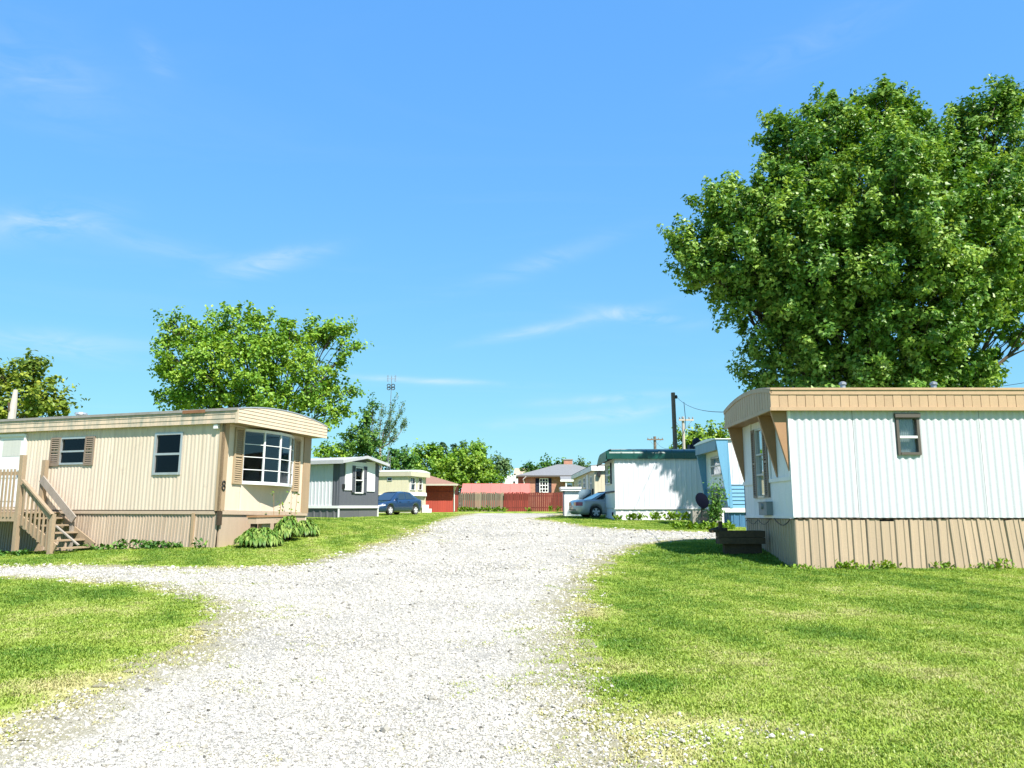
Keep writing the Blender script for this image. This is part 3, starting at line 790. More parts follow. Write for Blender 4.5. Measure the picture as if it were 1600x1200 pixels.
def build_scatter():
    p = spread([(3.0, 450), (6, 390), (9, 290), (13, 190), (20, 100), (30, 50), (60, 12)])
    x, y = p[:, 0], p[:, 1]; sd = road_sd(x, y); n1 = vnoise(x, y, .8, 31); n2 = vnoise(x, y, .22, 33)
    prob = 1 - _ss(-.70, .50, sd + (n1 - .5) * 1.3)
    weeds = .5 * (1 - _ss(.1, 1.9, sd)) * _ss(.45, .75, n1) * _ss(.4, .6, n2)
    # the right hand verge near the camera is weedier
    weeds = weeds + .55 * _ss(.42, .58, n1) * _ss(-.9, .9, x) * (1 - _ss(.2, 1.4, sd)) * (1 - _ss(6, 10, y))
    prob = np.maximum(prob, weeds)
    bare = np.clip(blob(x, y, 1080, 1140, .5, .3) + blob(x, y, 1010, 1170, .6, .4), 0, 1) * _ss(.35, .6, n2 + n1 * .4)
    prob = prob * (1 - .7 * bare)
    k = (RNG.random(len(x)) < prob) & ~inside_buildings(x, y); x, y, sd = x[k], y[k], sd[k]; n = len(x)
    dry = dry_at(x, y); tone = np.clip(dry + RNG.normal(0, .16, n), 0, 1)
    far = np.interp(y, [3, 10, 20, 40, 60], [1.0, 1.15, 1.5, 2.3, 3.2])
    hgt = np.interp(dry, [0, 1], [1.05, .65]) * RNG.uniform(.7, 1.3, n) * np.where(sd > .1, .7, 1)
    scl = np.stack([far, far, hgt * np.interp(y, [3, 20, 60], [.85, 1.05, 1.3])], 1)
    rot = np.stack([RNG.normal(0, .06, n), RNG.normal(0, .06, n), RNG.uniform(0, 6.283, n)], 1)
    pts = np.stack([x, y, ground_z(x, y)], 1)
    T = [template('turf_tuft', blade_clump(30, .028, .085, s, .0042), M['blade']) for s in (1, 2, 3, 4)]
    scatter('grass', pts, rot, scl, tone, RNG.integers(0, 4, n), T, 'short mown lawn grass on both sides of the gravel drive')
    # loose stones
    p = spread([(3.0, 3400), (5, 2700), (7, 1700), (10, 800), (14, 330), (22, 80), (40, 14)])
    x, y = p[:, 0], p[:, 1]; sd = road_sd(x, y); n1 = vnoise(x, y, .6, 41)
    prob = _ss(-.45, .45, sd + (n1 - .5) * 1.2)
    prob = np.maximum(prob, .5 * np.clip(blob(x, y, 1110, 1145, .45, .2) + blob(x, y, 1020, 1180, .5, .35), 0, 1))
    prob = prob * (.50 + .50 * _ss(.35, .65, vnoise(x, y, 1.3, 47)))
    k = (RNG.random(len(x)) < prob) & ~inside_buildings(x, y); x, y = x[k], y[k]; n = len(x)
    r = np.interp(y, [3, 9, 20, 40], [.0068, .0105, .019, .034]) * RNG.lognormal(0, .40, n)
    scl = np.stack([r, r * RNG.uniform(.8, 1.2, n), r * RNG.uniform(.7, 1.1, n)], 1)
    rot = np.stack([RNG.normal(0, .35, n), RNG.normal(0, .35, n), RNG.uniform(0, 6.283, n)], 1)
    pts = np.stack([x, y, ground_z(x, y) + .006 + r * .2], 1)
    T = [template('limestone_chip', stone_mb(s), M['stone']) for s in (1, 2, 3, 4)]
    scatter('gravel', pts, rot, scl, RNG.beta(1.9, 1.35, n), RNG.integers(0, 4, n), T, 'loose white limestone chips covering the drive')
# ------------------------------------------------------------------ tan mobile home, number 8, on the left
def home_frame(root):
    pass

def tan_home():
    N0 = Vector((-7.1, 19.4, 0)); N0.z = gz(N0.x, N0.y)
    t = thing('mobile_home', 'tan ribbed mobile home with black number 8 and white gridded bow window facing the drive', 'mobile home', N0, (R(-1.2), 0, R(-20)))
    L, W = 14.0, 3.66
    KEEP_OUT.append((N0.x, N0.y, R(-20), -L, 0, 0, W))
    A = Face(t, (0, 0), (-1, 0), (0, -1)); E = Face(t, (0, 0), (0, 1), (1, 0))
    B = Face(t, (0, W), (-1, 0), (0, 1)); C = Face(t, (-L, 0), (0, 1), (-1, 0))
    zb = A.fp(330, 797)[1]
    zf0 = A.fp(362, 660.5, .12)[1]; zf1 = A.fp(362, 639.5, .12)[1]
    zs = zf0 + .03
    # openings
    w1 = A.rect(94, 683, 135.5, 726); w2 = A.rect(241, 676, 284.5, 742); dr = A.rect(-6, 680, 36.5, 792)
    seams = [0.0, A.fp(172.5, 740)[0], A.fp(55, 740)[0]]
    while seams[-1] < L - 2.4: seams.append(seams[-1] + 2.44)
    seams.append(L)
    for i in range(len(seams) - 1):
        a, b = seams[i], seams[i + 1]
        siding('siding_panel', t, A, a + (.06 if i == 0 else -.012), b, zb, zs, M['tan_siding'], .118, .0095, 'sine', [w1, w2, dr], base=.002 * (i % 2))
    window(t, A, w1, M['alu'], rails=(.48,), fw=.05); window(t, A, w2, M['alu'], rails=(.49,), fw=.06)
    shutter(t, A, A.rect(79.5, 684, 95, 728)); shutter_r = shutter(t, A, A.rect(133.5, 682, 148, 727))
    # door
    d = MB(); d.wbox(A, dr[0] + .05, dr[1] - .05, dr[2], dr[3] - .05, -.03, .015)
    s0, s1 = dr[0] + .18, dr[1] - .18; zz = dr[3] - dr[2]
    for q0, q1 in ((.08, .34), (.40, .62)): d.wbox(A, s0, s1, dr[2] + zz * q0, dr[2] + zz * q1, .015, .028)
    do = d.build('door', M['white_panel'], t)
    p = MB(); p.wbox(A, s0, s1, dr[2] + zz * .70, dr[2] + zz * .93, .012, .02); p.build('pane', M['curtain'], do)
    h = MB(); h.wbox(A, dr[0] + .10, dr[0] + .15, dr[2] + zz * .45, dr[2] + zz * .50, .012, .07); h.build('handle', M['alu'], do)
    f = MB(); f.wbox(A, dr[0] - .02, dr[0] + .05, dr[2], dr[3], -.04, .05); f.wbox(A, dr[1] - .05, dr[1] + .02, dr[2], dr[3], -.04, .05); f.wbox(A, dr[0] + .05, dr[1] - .05, dr[3] - .05, dr[3] + .02, -.04, .05)
    f.build('door_frame', M['white_metal'], t)
    # end wall with the bow window
    sA, zt = E.fp(382, 672); _, zlo = E.fp(377.5, 755)
    facet = .565; ang = [27, 9, -9, -27]; pts = [(sA, 0.0)]
    for q in ang: pts.append((pts[-1][0] + facet * math.cos(R(q)), pts[-1][1] + facet * math.sin(R(q))))
    sB = pts[-1][0]
    siding('end_wall', t, E, .06, W - .06, zb, lambda s: zs + .1, M['tan_flat'], .8, .006, 'groove', [(sA + .03, sB - .03, zlo + .03, zt - .03)])
    bay = MB()
    for nm_, z0, z1 in (('head_board', zt - .03, zt + .04), ('bow_window', zlo - .02, zlo + .03)):
        bay = MB(); poly = [E.pt(s, z0, o + .012) for s, o in pts] + [E.pt(sB, z0, -.04), E.pt(sA, z0, -.04)]
        bay.prism(poly, (0, 0, z1 - z0)); bw_ = bay.build(nm_, M['white_metal'], t)
        if nm_ == 'head_board': hb_ = bw_
    bw = bw_; hb_.parent = bw
    fr = MB()
    for k in range(4):
        (a0, o0), (a1, o1) = pts[k], pts[k + 1]
        P0 = Vector(E.pt(a0, 0, o0)); P1 = Vector(E.pt(a1, 0, o1)); dd = (P1 - P0).normalized(); nn = Vector((dd.y, -dd.x, 0))
        if nn.dot(E.n) < 0: nn = -nn
        G = Face(t, (P0.x, P0.y), (dd.x, dd.y), (nn.x, nn.y)); ln = (P1 - P0).length
        fr.wbox(G, -.02 if k else -.025, .02 if k else .025, zlo + .03, zt - .03, -.035, .02)
        if k == 3: fr.wbox(G, ln - .03, ln + .02, zlo + .03, zt - .03, -.035, .02)
        nr = 4
        for j in range(nr + 1):
            z = zlo + .03 + (zt - zlo - .06) * j / nr
            fr.wbox(G, .024, ln - .024, z - (.009 if 0 < j < nr else .0), z + (.009 if j < nr else 0) + (.02 if j == 0 else 0), -.02, .012)
            if j < nr:
                p = MB(); z1 = zlo + .03 + (zt - zlo - .06) * (j + 1) / nr
                p.wbox(G, .026, ln - .026, z + .014, z1 - .014, -.006, -.001); p.build('pane', M['glass_bay'], bw)
    fr.build('glazing_bars', M['white_metal'], bw)
    # a low shelf with a lamp-like shape inside is only hinted: a pale sill board and a curtain side
    sh = MB(); sh.wbox(E, sA + .1, sB - .1, zlo + .02, zlo + .07, -.28, -.05); sh.build('sill_board', M['white_panel'], bw)
    rs = (sA - .36, sA - .02, zlo - .03, zt + .03); shutter(t, E, rs, M['shutter_tan'], 26)
    shutter(t, E, (sB + .0, sB + .30, zlo - .12, zt - .02), M['shutter_tan'], 26)
    # corner posts and belt
    for s_, w_ in ((-.02, .13),):
        c = MB(); c.wbox(A, -.03, .10, zb - .02, zs, -.03, .026); c.wbox(E, -.026, .17, zb - .02, zs, -.03, .03); c.build('corner_post', M['tan_trim'], t)
    c = MB(); c.wbox(E, W - .30, W + .03, zb - .03, zs, -.03, .032); c.build('corner_post', M['tan_trim'], t)
    st = MB(); st.wbox(E, -.03, .09, zb - .36, zb - .03, -.02, .05); st.build('corner_stub', M['wood_dark'], t)
    bl = MB(); bl.wbox(A, .10, L, zb - .10, zb - .022, -.03, .012); bl.build('belt_rail', M['tan_skirt_flat'], t); bl = MB(); bl.wbox(A, -.03, L, zb - .02, zb + .03, -.05, -.018); bl.build('sill_shadow_strip', M['wood_dark'], t)  # second strip: dark colour draws the shadow line in the gap under the siding
    bl = MB(); bl.wbox(E, .10, W, zb - .10, zb - .003, .0, .03); bl.build('belt_rail', M['tan_skirt_flat'], t)
    # skirting panels, a little out of true
    s = .05; k = 0; r = random.Random(5)
    while s < L:
        wd = .60 if k != 1 else .42
        zg = min(A.gz(s), A.gz(min(L, s + wd))) - .05
        o = siding('skirt_panel', t, A, 0, min(wd, L - s) + .02, zg, zb - .06, M['tan_skirt'], .1, .016, 'rib', base=-.03 + .006 * (k % 2), phase=r.uniform(0, .1))
        o.location = A.d * s + Vector((0, 0, .0)); o.rotation_euler = (0, R(r.uniform(1.0, 3.0)), 0)
        s += wd; k += 1
    bat = MB(); q = A.fp(301, 820)[0]; bat.wbox(A, q - .05, q + .03, A.gz(q) - .05, zb - .07, -.01, .03); bat.build('skirt_batten', M['tan_trim'], t)
    m1 = 1.75
    for a, b in ((.09, m1), (m1 + .006, W)):
        q = MB(); za, zc = E.gz(a) - .06, E.gz(b) - .06
        P = E.pt; q.hexa([P(a, za, -.06), P(b, zc, -.06), P(b, zc, -.01), P(a, za, -.01), P(a, zb - .08, -.06), P(b, zb - .08, -.06), P(b, zb - .08, -.01), P(a, zb - .08, -.01)])
        q.build('skirt_panel', M['tan_skirt_flat'], t)
    # other two walls, floor
    q = MB(); q.wbox(B, 0, L, -.1, zs, -.05, 0); q.build('back_wall', M['tan_flat'], t)
    q = MB(); q.wbox(C, .06, W - .06, -.1, zs, -.05, 0); q.build('far_end_wall', M['tan_flat'], t)
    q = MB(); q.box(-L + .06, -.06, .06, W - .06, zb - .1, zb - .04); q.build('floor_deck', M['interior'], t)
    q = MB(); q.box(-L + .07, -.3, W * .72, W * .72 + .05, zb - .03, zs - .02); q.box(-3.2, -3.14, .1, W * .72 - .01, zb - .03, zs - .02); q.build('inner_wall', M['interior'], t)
    # fascia: three lapped strips along the side, four round the arched end
    ro, eo = .12, .45
    fs = [-eo, A.fp(178, 672, .12)[0], A.fp(56, 676, .12)[0]]
    while fs[-1] < L - 3: fs.append(fs[-1] + 3.2)
    fs.append(L + .1)
    for i in range(len(fs) - 1):
        lap_strips('fascia_panel', t, A, fs[i] + .004, fs[i + 1] - .004, zf0, zf1, 3, M['tan_fascia'], .025, .012, base=ro - .03)
    y0, y1, rise = -ro, W + ro, .19
    arc = lambda s: zf1 + rise * (1 - (2 * (s - y0) / (y1 - y0) - 1) ** 2)
    lap_strips('fascia_panel', t, E, y0 + .02, y1, zf0, lambda s: arc(s) - .004, 6, M['tan_fascia_end'], .025, .012, cols=30, base=eo)
    tr = MB(); tr.wbox(E, y0 - .012, y0 + .02, zf0 - .01, zf1, eo - .03, eo + .05); tr.build('fascia_corner', M['tan_fascia_end'], t)
    so = MB(); so.box(-L - .1, eo, -ro + .002, W + ro, zf0 + .012, zf0 + .03); so.build('soffit', M['tan_trim'], t)
    bow_roof('roof', t, -L - .1, eo, y0, y1, zf1, rise, M['roof_grey'])
    ed = MB(); ed.wbox(A, -eo - .03, L + .1, zf1 - .03, zf1 + .035, ro - .02, ro + .035); ed.build('roof_edge', M['roof_edge'], t)
    rr = MB(); rr.tube([E.pt(y0 + (y1 - y0) * k / 24, arc(y0 + (y1 - y0) * k / 24) + .012, eo + .02) for k in range(25)], .022, 6); rr.build('roof_edge', M['alu'], t)
    s, z = A.fp(127, 646, -1.2); roof_vent(t, -s, 1.2, zf1 + rise * .85, M['alu'], .13, .2)
    s, z = A.fp(310, 640); pt = MB(); pt.wbox(A, s - .35, s + .35, zf1 - .055, zf1 + .02, ro + .03, ro + .04); pt.build('rust_patch', M['rust'], t)
    # the number 8: two stacked rings
    s8, z8 = E.fp(347.5, 758.5); n8 = MB()
    for dz, rr_, hh in ((.053, .044, .052), (-.053, .05, .058)):
        n8.tube([E.pt(s8 + rr_ * math.cos(a), z8 + dz + hh * math.sin(a), .042) for a in [2 * math.pi * k / 16 for k in range(16)]], .017, 6, closed=True)
    n8.build('house_number', M['black'], t)
    li = MB(); s_, z_ = A.fp(341, 667); li.wbox(A, s_ - .06, s_ + .06, z_ - .05, z_ + .05, .02, .10); li.build('porch_light', M['white_metal'], t)
    return t, A, E, W
TAN, TAN_A, TAN_E, TAN_W = (lambda r: r)(tan_home())

# ------------------------------------------------------------------ timber stairs and landing in front of its door
def timber_stairs():
    A = TAN_A; inv = TAN
    c0 = A.fp(60, 860, 1.0)[0]; base = A.M @ Vector(A.pt(c0, 0, .7)); base.z = gz(base.x, base.y)
    t = thing('wooden_stairs', 'weathered timber stairs and railed landing leading up to the white door of the tan home', 'stairs', base, (0, 0, R(-20)))
    root_local = t.matrix_basis if False else (Matrix.Translation(base) @ Matrix.Rotation(R(-20), 4, 'Z'))
    inv = root_local.inverted()
    FO, BO = 1.25, .14
    def w(F, px, py, o): s, z = F.fp(px, py, o); return inv @ (A.M @ Vector(A.pt(s, z, o)))
    g = lambda p: gz(*( (root_local @ p).xy )) - base.z
    def up(p, z): q = p.copy(); q.z = z; return q
    def post(px, py_top, o, name='post', m='wood', wd=.115, zlow=None):
        a = w(A, px, py_top, o); b = up(a, (g(a) - .05) if zlow is None else zlow)
        mb = MB(); mb.bar(b, a, wd, wd, up=(0, 1, 0)); mb.build(name, M[m], t); return a
    pf = post(37, 711, FO); pb = post(71.5, 719, BO)
    qf = post(83, 803, FO, wd=.10); qb = post(113, 815, BO, m='wood_grey', wd=.08)
    zdeck = w(A, 20, 800, FO).z
    deck_top = zdeck - .0
    # landing boards
    x1 = pf.x - .02; x0 = x1 - 2.6; yf, yb = pf.y, pb.y + .08
    n = 9
    for k in range(n):
        mb = MB(); a = yf + (yb - yf) * k / n; mb.box(x0, x1, a + .006, a + (yb - yf) / n - .006, zdeck - .035, zdeck); mb.build('deck_board', M['wood'], t)
    mb = MB(); mb.box(x0, x1, yf - .045, yf - .005, zdeck - .23, zdeck - .037); mb.build('rim_board', M['wood'], t)
    for xx in (x0 + .1, x0 + 1.2):
        mb = MB(); mb.box(xx, xx + .1, yf + .01, yf + .11, g(Vector((xx, yf, 0))) - .1, zdeck + .95); mb.build('post', M['wood'], t)
    zr = w(A, 18, 737, FO).z
    mb = MB(); mb.box(x0, x1 - .04, yf - .035, yf + .005, zr - .09, zr); mb.build('rail', M['wood'], t)
    k = 0; x = x1 - .16
    while x > x0:
        mb = MB(); mb.box(x - .018, x + .018, yf - .07, yf - .036, zdeck - .12, zr + .06); mb.build('baluster', M['wood'], t); x -= .125
    # flight
    hf_a = w(A, 38, 750, FO); hf_b = w(A, 82, 804, FO)
    mb = MB(); mb.bar(hf_a + Vector((.02, -.05, 0)), hf_b + Vector((.06, -.05, .0)), .10, .04); mb.build('handrail', M['wood'], t)
    mb = MB(); mb.bar(hf_a + Vector((.0, -.03, -.10)), hf_b + Vector((.0, -.03, -.10)), .035, .09); mb.build('rail', M['wood'], t)
    sa = Vector((pf.x, yf, zdeck - .16)); sb = Vector((qf.x + .10, yf, g(qf) + .14))
    nst = 5
    for yy in (yf + .02, yb - .06):
        mb = MB(); mb.bar(Vector((sa.x, yy, sa.z)), Vector((sb.x, yy, sb.z)), .04, .24); mb.build('stringer', M['wood'], t)
    for k in range(nst):
        f = (k + .6) / nst; xx = sa.x + (sb.x - sa.x) * f; zz = zdeck - .03 + (sb.z - .02 - zdeck) * f
        mb = MB(); mb.box(xx - .11, xx + .10, yf + .045, yb - .085, zz - .04, zz); mb.build('tread', M['wood'], t)
    for k in range(7):
        f = (k + .7) / 7.4; a = hf_a.lerp(hf_b, f); b = sa.lerp(sb, f)
        mb = MB(); mb.bar(Vector((a.x, yf - .055, b.z - .10)), Vector((a.x, yf - .055, a.z - .05)), .036, .036, up=(0, 1, 0)); mb.build('baluster', M['wood'], t)
    hb_a = w(A, 68.5, 748, BO); hb_b = w(A, 119.5, 812, BO)
    mb = MB(); mb.bar(hb_a + Vector((0, -.07, 0)), hb_b + Vector((0, -.07, 0)), .04, .20); mb.build('handrail', M['wood_grey'], t, label='grey weathered rear handrail board')
    l_a = w(A, 88, 822, FO); l_b = w(A, 123, 852, FO)
    mb = MB(); mb.bar(l_a, l_b, .05, .03); mb.build('rail', M['wood_grey'], t)
timber_stairs()

# ------------------------------------------------------------------ white mobile home with tan skirting on the right
def white_home():
    N0 = Vector((5.3, 15.1, 0)); N0.z = gz(N0.x, N0.y)
    t = thing('mobile_home', 'white ribbed mobile home with tan skirting and flared brown wings beside the near lawn', 'mobile home', N0, (R(-.6), 0, 0))
    L, W = 11.0, 3.15
    KEEP_OUT.append((N0.x, N0.y, 0, 0, L, 0, W))
    A = Face(t, (0, 0), (1, 0), (0, -1)); E = Face(t, (0, 0), (0, 1), (-1, 0)); B = Face(t, (0, W), (1, 0), (0, 1)); C = Face(t, (L, 0), (0, 1), (1, 0))
    zb = A.fp(1300, 808.5)[1]; ro, eo = .10, .36
    zf0 = A.fp(1300, 641.5, ro)[1]; zf1 = A.fp(1300, 607, ro)[1]; zs = zf0 + .02
    zl = A.fp(1300, 636, ro)[1]; zc = A.fp(1300, 616.5, ro)[1]
    wr = A.rect(1400, 650.5, 1436, 711)
    seams = [0.0] + [A.fp(x, 740)[0] for x in (1337, 1435, 1536)]
    while seams[-1] < L - 1.3: seams.append(seams[-1] + 1.22)
    seams.append(L)
    per = .1375
    for i in range(len(seams) - 1):
        a, b = seams[i], seams[i + 1]
        siding('siding_panel', t, A, a + .01, b + .004, zb - .005 * (i % 2), zs, M['white_siding'], per, .023, 'sine', [wr], base=.003 * (i % 2), phase=.05)
    cc = MB(); cc.wbox(A, -.02, .03, zb, zs, -.02, .024); cc.build('corner_trim', M['white_metal'], t)
    w = window(t, A, wr, M['dark_bronze'], rails=(.46,), fw=.05, depth=.03, proud=.05, g='glass_clear', curtain=M['curtain_bright'], cz=(.0, 1), mrail=M['white_metal'])
    hd = MB(); hd.wbox(A, wr[0] - .02, wr[1] + .02, wr[3] - .03, wr[3] + .05, .0, .08); hd.build('window_hood', M['dark_bronze'], t)
    # end wall: white panels with a horizontal and upright battens
    we = E.rect(1176, 668, 1206, 780)
    we = (E.fp(1202.5, 740)[0], E.fp(1178.5, 740)[0], E.fp(1190, 778)[1], E.fp(1182, 671)[1])
    sl = .26
    wi = (we[0] + sl, we[1] - sl, we[2], we[3])
    siding('end_wall', t, E, .0, W, zb, zs + .1, M['white_panel'], .405, .006, 'groove', [wi])
    window(t, E, wi, M['alu'], rails=(.33, .62), fw=.04, proud=.035, g='glass_bright')
    shutter(t, E, (we[0], we[0] + sl - .01, we[2], we[3]), M['shutter'], 30); shutter(t, E, (we[1] - sl + .01, we[1], we[2], we[3]), M['shutter'], 30)
    ztr = E.fp(1196, 753)[1]
    for a, b in ((0, we[0] - .01), (we[1] + .01, W)):
        q = MB(); q.wbox(E, a, b, ztr - .03, ztr + .05, .0, .03); q.build('batten', M['white_metal'], t)
    q = MB(); q.wbox(E, 0, W, zb - .02, zb + .035, .0, .025); q.build('batten', M['white_metal'], t)
    for a in (.0, we[0] - .10, we[1] + .03):
        q = MB(); q.wbox(E, a, a + .07, ztr + .052, zs, .0, .028); q.build('batten', M['white_metal'], t)
    # electric meter and its cable
    mr = (E.fp(1208, 800)[0], E.fp(1195.5, 800)[0], E.fp(1202, 805)[1], E.fp(1202, 785)[1])
    q = MB(); q.wbox(E, mr[0], mr[1], mr[2], mr[3], .002, .13); q.wbox(E, mr[0] - .01, mr[1] + .01, mr[3] - .002, mr[3] + .015, .002, .145)
    mo = q.build('meter_box', M['meter_grey'], t)
    q = MB(); c = E.pt((mr[0] + mr[1]) / 2, (mr[2] + mr[3]) / 2 + .05, .14); q.lathe([(.06, .02), (.06, 0), (.05, -.03)], c, 12, 'x'); q.build('dial', M['meter_grey'], mo)
    q = MB(); q.tube([E.pt(.02 + k * .08, zb - .02 - .13 * math.sin(math.pi * min(1, k / 12)), .06) for k in range(13)], .012, 5)
    q.tube([E.pt(1.3 + k * .11, zb - .05 - .10 * abs(math.sin(k * .45)) * (1 if k % 7 else .6), .05) for k in range(16)], .008, 5); q.build('loose_cable', M['black'], t)
    # skirting panels, sagging further right
    s = .0; k = 0; r = random.Random(9); wd = .268
    xs_lean = A.fp(1470, 850)[0]
    while s < L - .01:
        if k < 8 or True:
            zg = A.gz(s) - .06
            lean = (.0 if s < xs_lean else min(6.0, 3.0 + (s - xs_lean) * 2.2)) + r.uniform(-.5, .5)
            mb = MB(); P = A.pt
            prof = [(0, 0), (.018, .022), (.06, .022), (.075, .006), (.165, .006), (.178, .018), (.2, .018), (.212, .006), (wd - .006, .004)]
            zt = zb - .025 - r.uniform(0, .05)
            for i in range(len(prof) - 1):
                (a, oa), (b, ob) = prof[i], prof[i + 1]
                mb.poly(P(a, zg, oa - .02), P(b, zg, ob - .02), P(b, zt, ob - .02), P(a, zt, oa - .02))
            mb.poly(P(0, zg, -.05), P(0, zg, -.02), P(0, zt, -.02), P(0, zt, -.05))
            o = mb.build('skirt_panel', M['rt_skirt'], t, fix=False); o.location = (s, -.003 * (k % 2), 0); o.rotation_euler = (R(r.uniform(-.6, .6)), -R(lean), 0)
        s += wd; k += 1
    q = MB(); q.wbox(A, .02, L - .02, -.4, zb - .03, -.14, -.10); q.build('skirt_backing', M['wood_dark'], t)
    q = MB(); q.wbox(A, 0, L, zb - .035, zb - .006, -.05, -.002); q.build('floor_rim', M['wood_dark'], t)
    s = 0; k = 0
    while s < W - .01:
        zg = min(E.gz(s), E.gz(s + .3)) - .06
        o = siding('skirt_panel', t, E, s, min(s + .45, W), zg, zb - .025 - r.uniform(0, .02), M['rt_skirt'], .15, .02, 'rib', base=-.03 + .004 * (k % 2)); s += .45; k += 1
    q = MB(); q.wbox(B, 0, L, -.1, zs, -.05, 0); q.build('back_wall', M['white_panel'], t)
    q = MB(); q.wbox(C, .06, W - .06, -.1, zs, -.05, 0); q.build('far_end_wall', M['white_panel'], t)
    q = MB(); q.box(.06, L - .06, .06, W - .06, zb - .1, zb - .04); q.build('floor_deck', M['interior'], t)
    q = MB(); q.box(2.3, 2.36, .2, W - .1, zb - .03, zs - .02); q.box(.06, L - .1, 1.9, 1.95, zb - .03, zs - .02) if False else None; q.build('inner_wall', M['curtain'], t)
    # fascia boards
    s = -eo; fw = .1675; base = MB()
    fb = MB(); fb.wbox(A, 0, fw - .009, zl + .002, zc - .002, ro - .02, ro); proto = fb.build('fascia_panel', M['orange_tan'], t)
    rg = []
    k = 0
    while s < L + .1:
        o = proto if k == 0 else copy_part(proto, t)
        o.location = (s, .003 * (k % 2), 0); s += fw; k += 1
    q = MB(); q.wbox(A, -eo, L + .15, zf0, zl, ro - .03, ro + .022); q.build('fascia_lip', M['orange_tan'], t)
    q = MB(); q.wbox(A, -eo, L + .15, zc, zf1, ro - .03, ro + .012); q.wbox(A, -eo - .004, L + .15, zf1 - .03, zf1 + .012, ro + .0125, ro + .03); q.build('fascia_cap', M['orange_tan'], t)
    y0, y1, rise = -ro, W + ro, .17
    arc = lambda s: zf1 + rise * (1 - (2 * (s - y0) / (y1 - y0) - 1) ** 2)
    q = MB(); n = int((y1 - y0) / .165)
    for k in range(n):
        a = y0 + .02 + (y1 - y0 - .02) * k / n; b = y0 + .02 + (y1 - y0 - .02) * (k + 1) / n - .016
        q = MB(); P = E.pt; z0 = zl + .002; za, zc_ = arc(a) - .09, arc(b) - .09
        q.hexa([P(a, z0, eo - .02), P(b, z0, eo - .02), P(b, z0, eo), P(a, z0, eo), P(a, za, eo - .02), P(b, zc_, eo - .02), P(b, zc_, eo), P(a, za, eo)])
        q.build('fascia_panel', M['orange_tan'], t)
    q = MB(); q.wbox(E, y0 - .02, y1, zf0, zl, eo - .03, eo + .02); q.build('fascia_lip', M['orange_tan'], t)
    q = MB()
    for k in range(20):
        a = y0 - .012 + (y1 - y0) * k / 20; b = y0 - .012 + (y1 - y0) * (k + 1) / 20; P = E.pt
        q.hexa([P(a, arc(a) - .09, eo - .03), P(b, arc(b) - .09, eo - .03), P(b, arc(b) - .09, eo + .014), P(a, arc(a) - .09, eo + .014),
                P(a, arc(a) - .004, eo - .03), P(b, arc(b) - .004, eo - .03), P(b, arc(b) - .004, eo + .014), P(a, arc(a) - .004, eo + .014)])
    q.build('fascia_cap', M['orange_tan'], t)
    q = MB(); q.box(-eo + .02, L + .1, -ro + .025, W + ro, zf0 + .012, zf0 + .028); q.build('soffit', M['brown_wing'], t)
    q = MB(); q.box(-eo + .03, L + .1, -ro + .03, -ro + .04, zf0 + .03, zf1 - .02); q.box(-eo + .03, -eo + .04, -ro + .05, W + ro, zf0 + .03, zf1 - .02); q.build('fascia_backing', M['brown_wing'], t)
    bow_roof('roof', t, -eo + .035, L + .15, y0 - .01, y1, zf1 + .006, rise, M['roof_grey'])
    for px in (1317, 1459):
        s, z = A.fp(px, 604, -.9); roof_vent(t, s, .9, zf1 + rise * .78, M['steel'], .055, .17)
    # flared wings
    zw = E.fp(1229, 744)[1]
    for y in (.02, .80, W - .09):
        q = MB(); P = E.pt
        a = [P(y, zf0 + .01, 0.004), P(y, zf0 + .01, eo - .03), P(y, zw, .004)]
        q.prism([Vector(v) for v in a], (0, .07, 0)); q.build('flared_wing', M['brown_wing'], t)
    return t, A, E
WHITE, WHITE_A, WHITE_E = white_home()

def planter_box():
    Yp = 16.5
    a = at(1124, 840, Yp); b = at(1201, 840, Yp)
    zt, zlo = at(1160, 829.5, Yp).z, at(1160, 850, Yp).z
    x0, x1 = a.x, min(b.x, 5.18); c = ((x0 + x1) / 2, Yp + .3); z0 = gz(*c)
    t = thing('planter_box', 'low dark weathered timber planter box beside the shaded end of the white home', 'planter', (c[0], c[1], z0))
    hx = (x1 - x0) / 2; h0, h1 = zlo - z0, zt - z0
    q = MB(); q.box(-hx + .12, hx - .06, -.22, -.06, -.1, h0 - .004); q.build('base', M['wood_dark'], t)
    for nm, bx in (('plank', (-hx, hx, -.30, -.26)), ('plank', (-hx, hx, -.04, .0)), ('plank', (-hx, -hx + .04, -.258, -.042)), ('plank', (hx - .04, hx, -.258, -.042))):
        for zz0, zz1 in ((h0, (h0 + h1) / 2 - .004), ((h0 + h1) / 2 + .004, h1)):
            q = MB(); q.box(bx[0], bx[1], bx[2], bx[3], zz0, zz1); q.build(nm, M['wood_dark'], t)
    q = MB(); q.box(-hx + .042, hx - .042, -.256, -.044, h0 + .02, h1 - .06); q.build('soil', M['wood_dark'], t)
    q = MB(); q.box(-hx + .03, -hx + .10, -.2, -.13, h1 - .05, h1 + .19); q.build('stake', M['wood_dark'], t)
    q = MB(); q.bar((-hx - .16, -.25, h1 - .01), (-hx + .2, -.1, h1 + .03), .09, .06); q.bar((-hx - .12, -.02, h1 + .0), (-hx + .1, .1, h1 + .05), .07, .05); q.build('broken_board', M['wood_dark'], t)
planter_box()

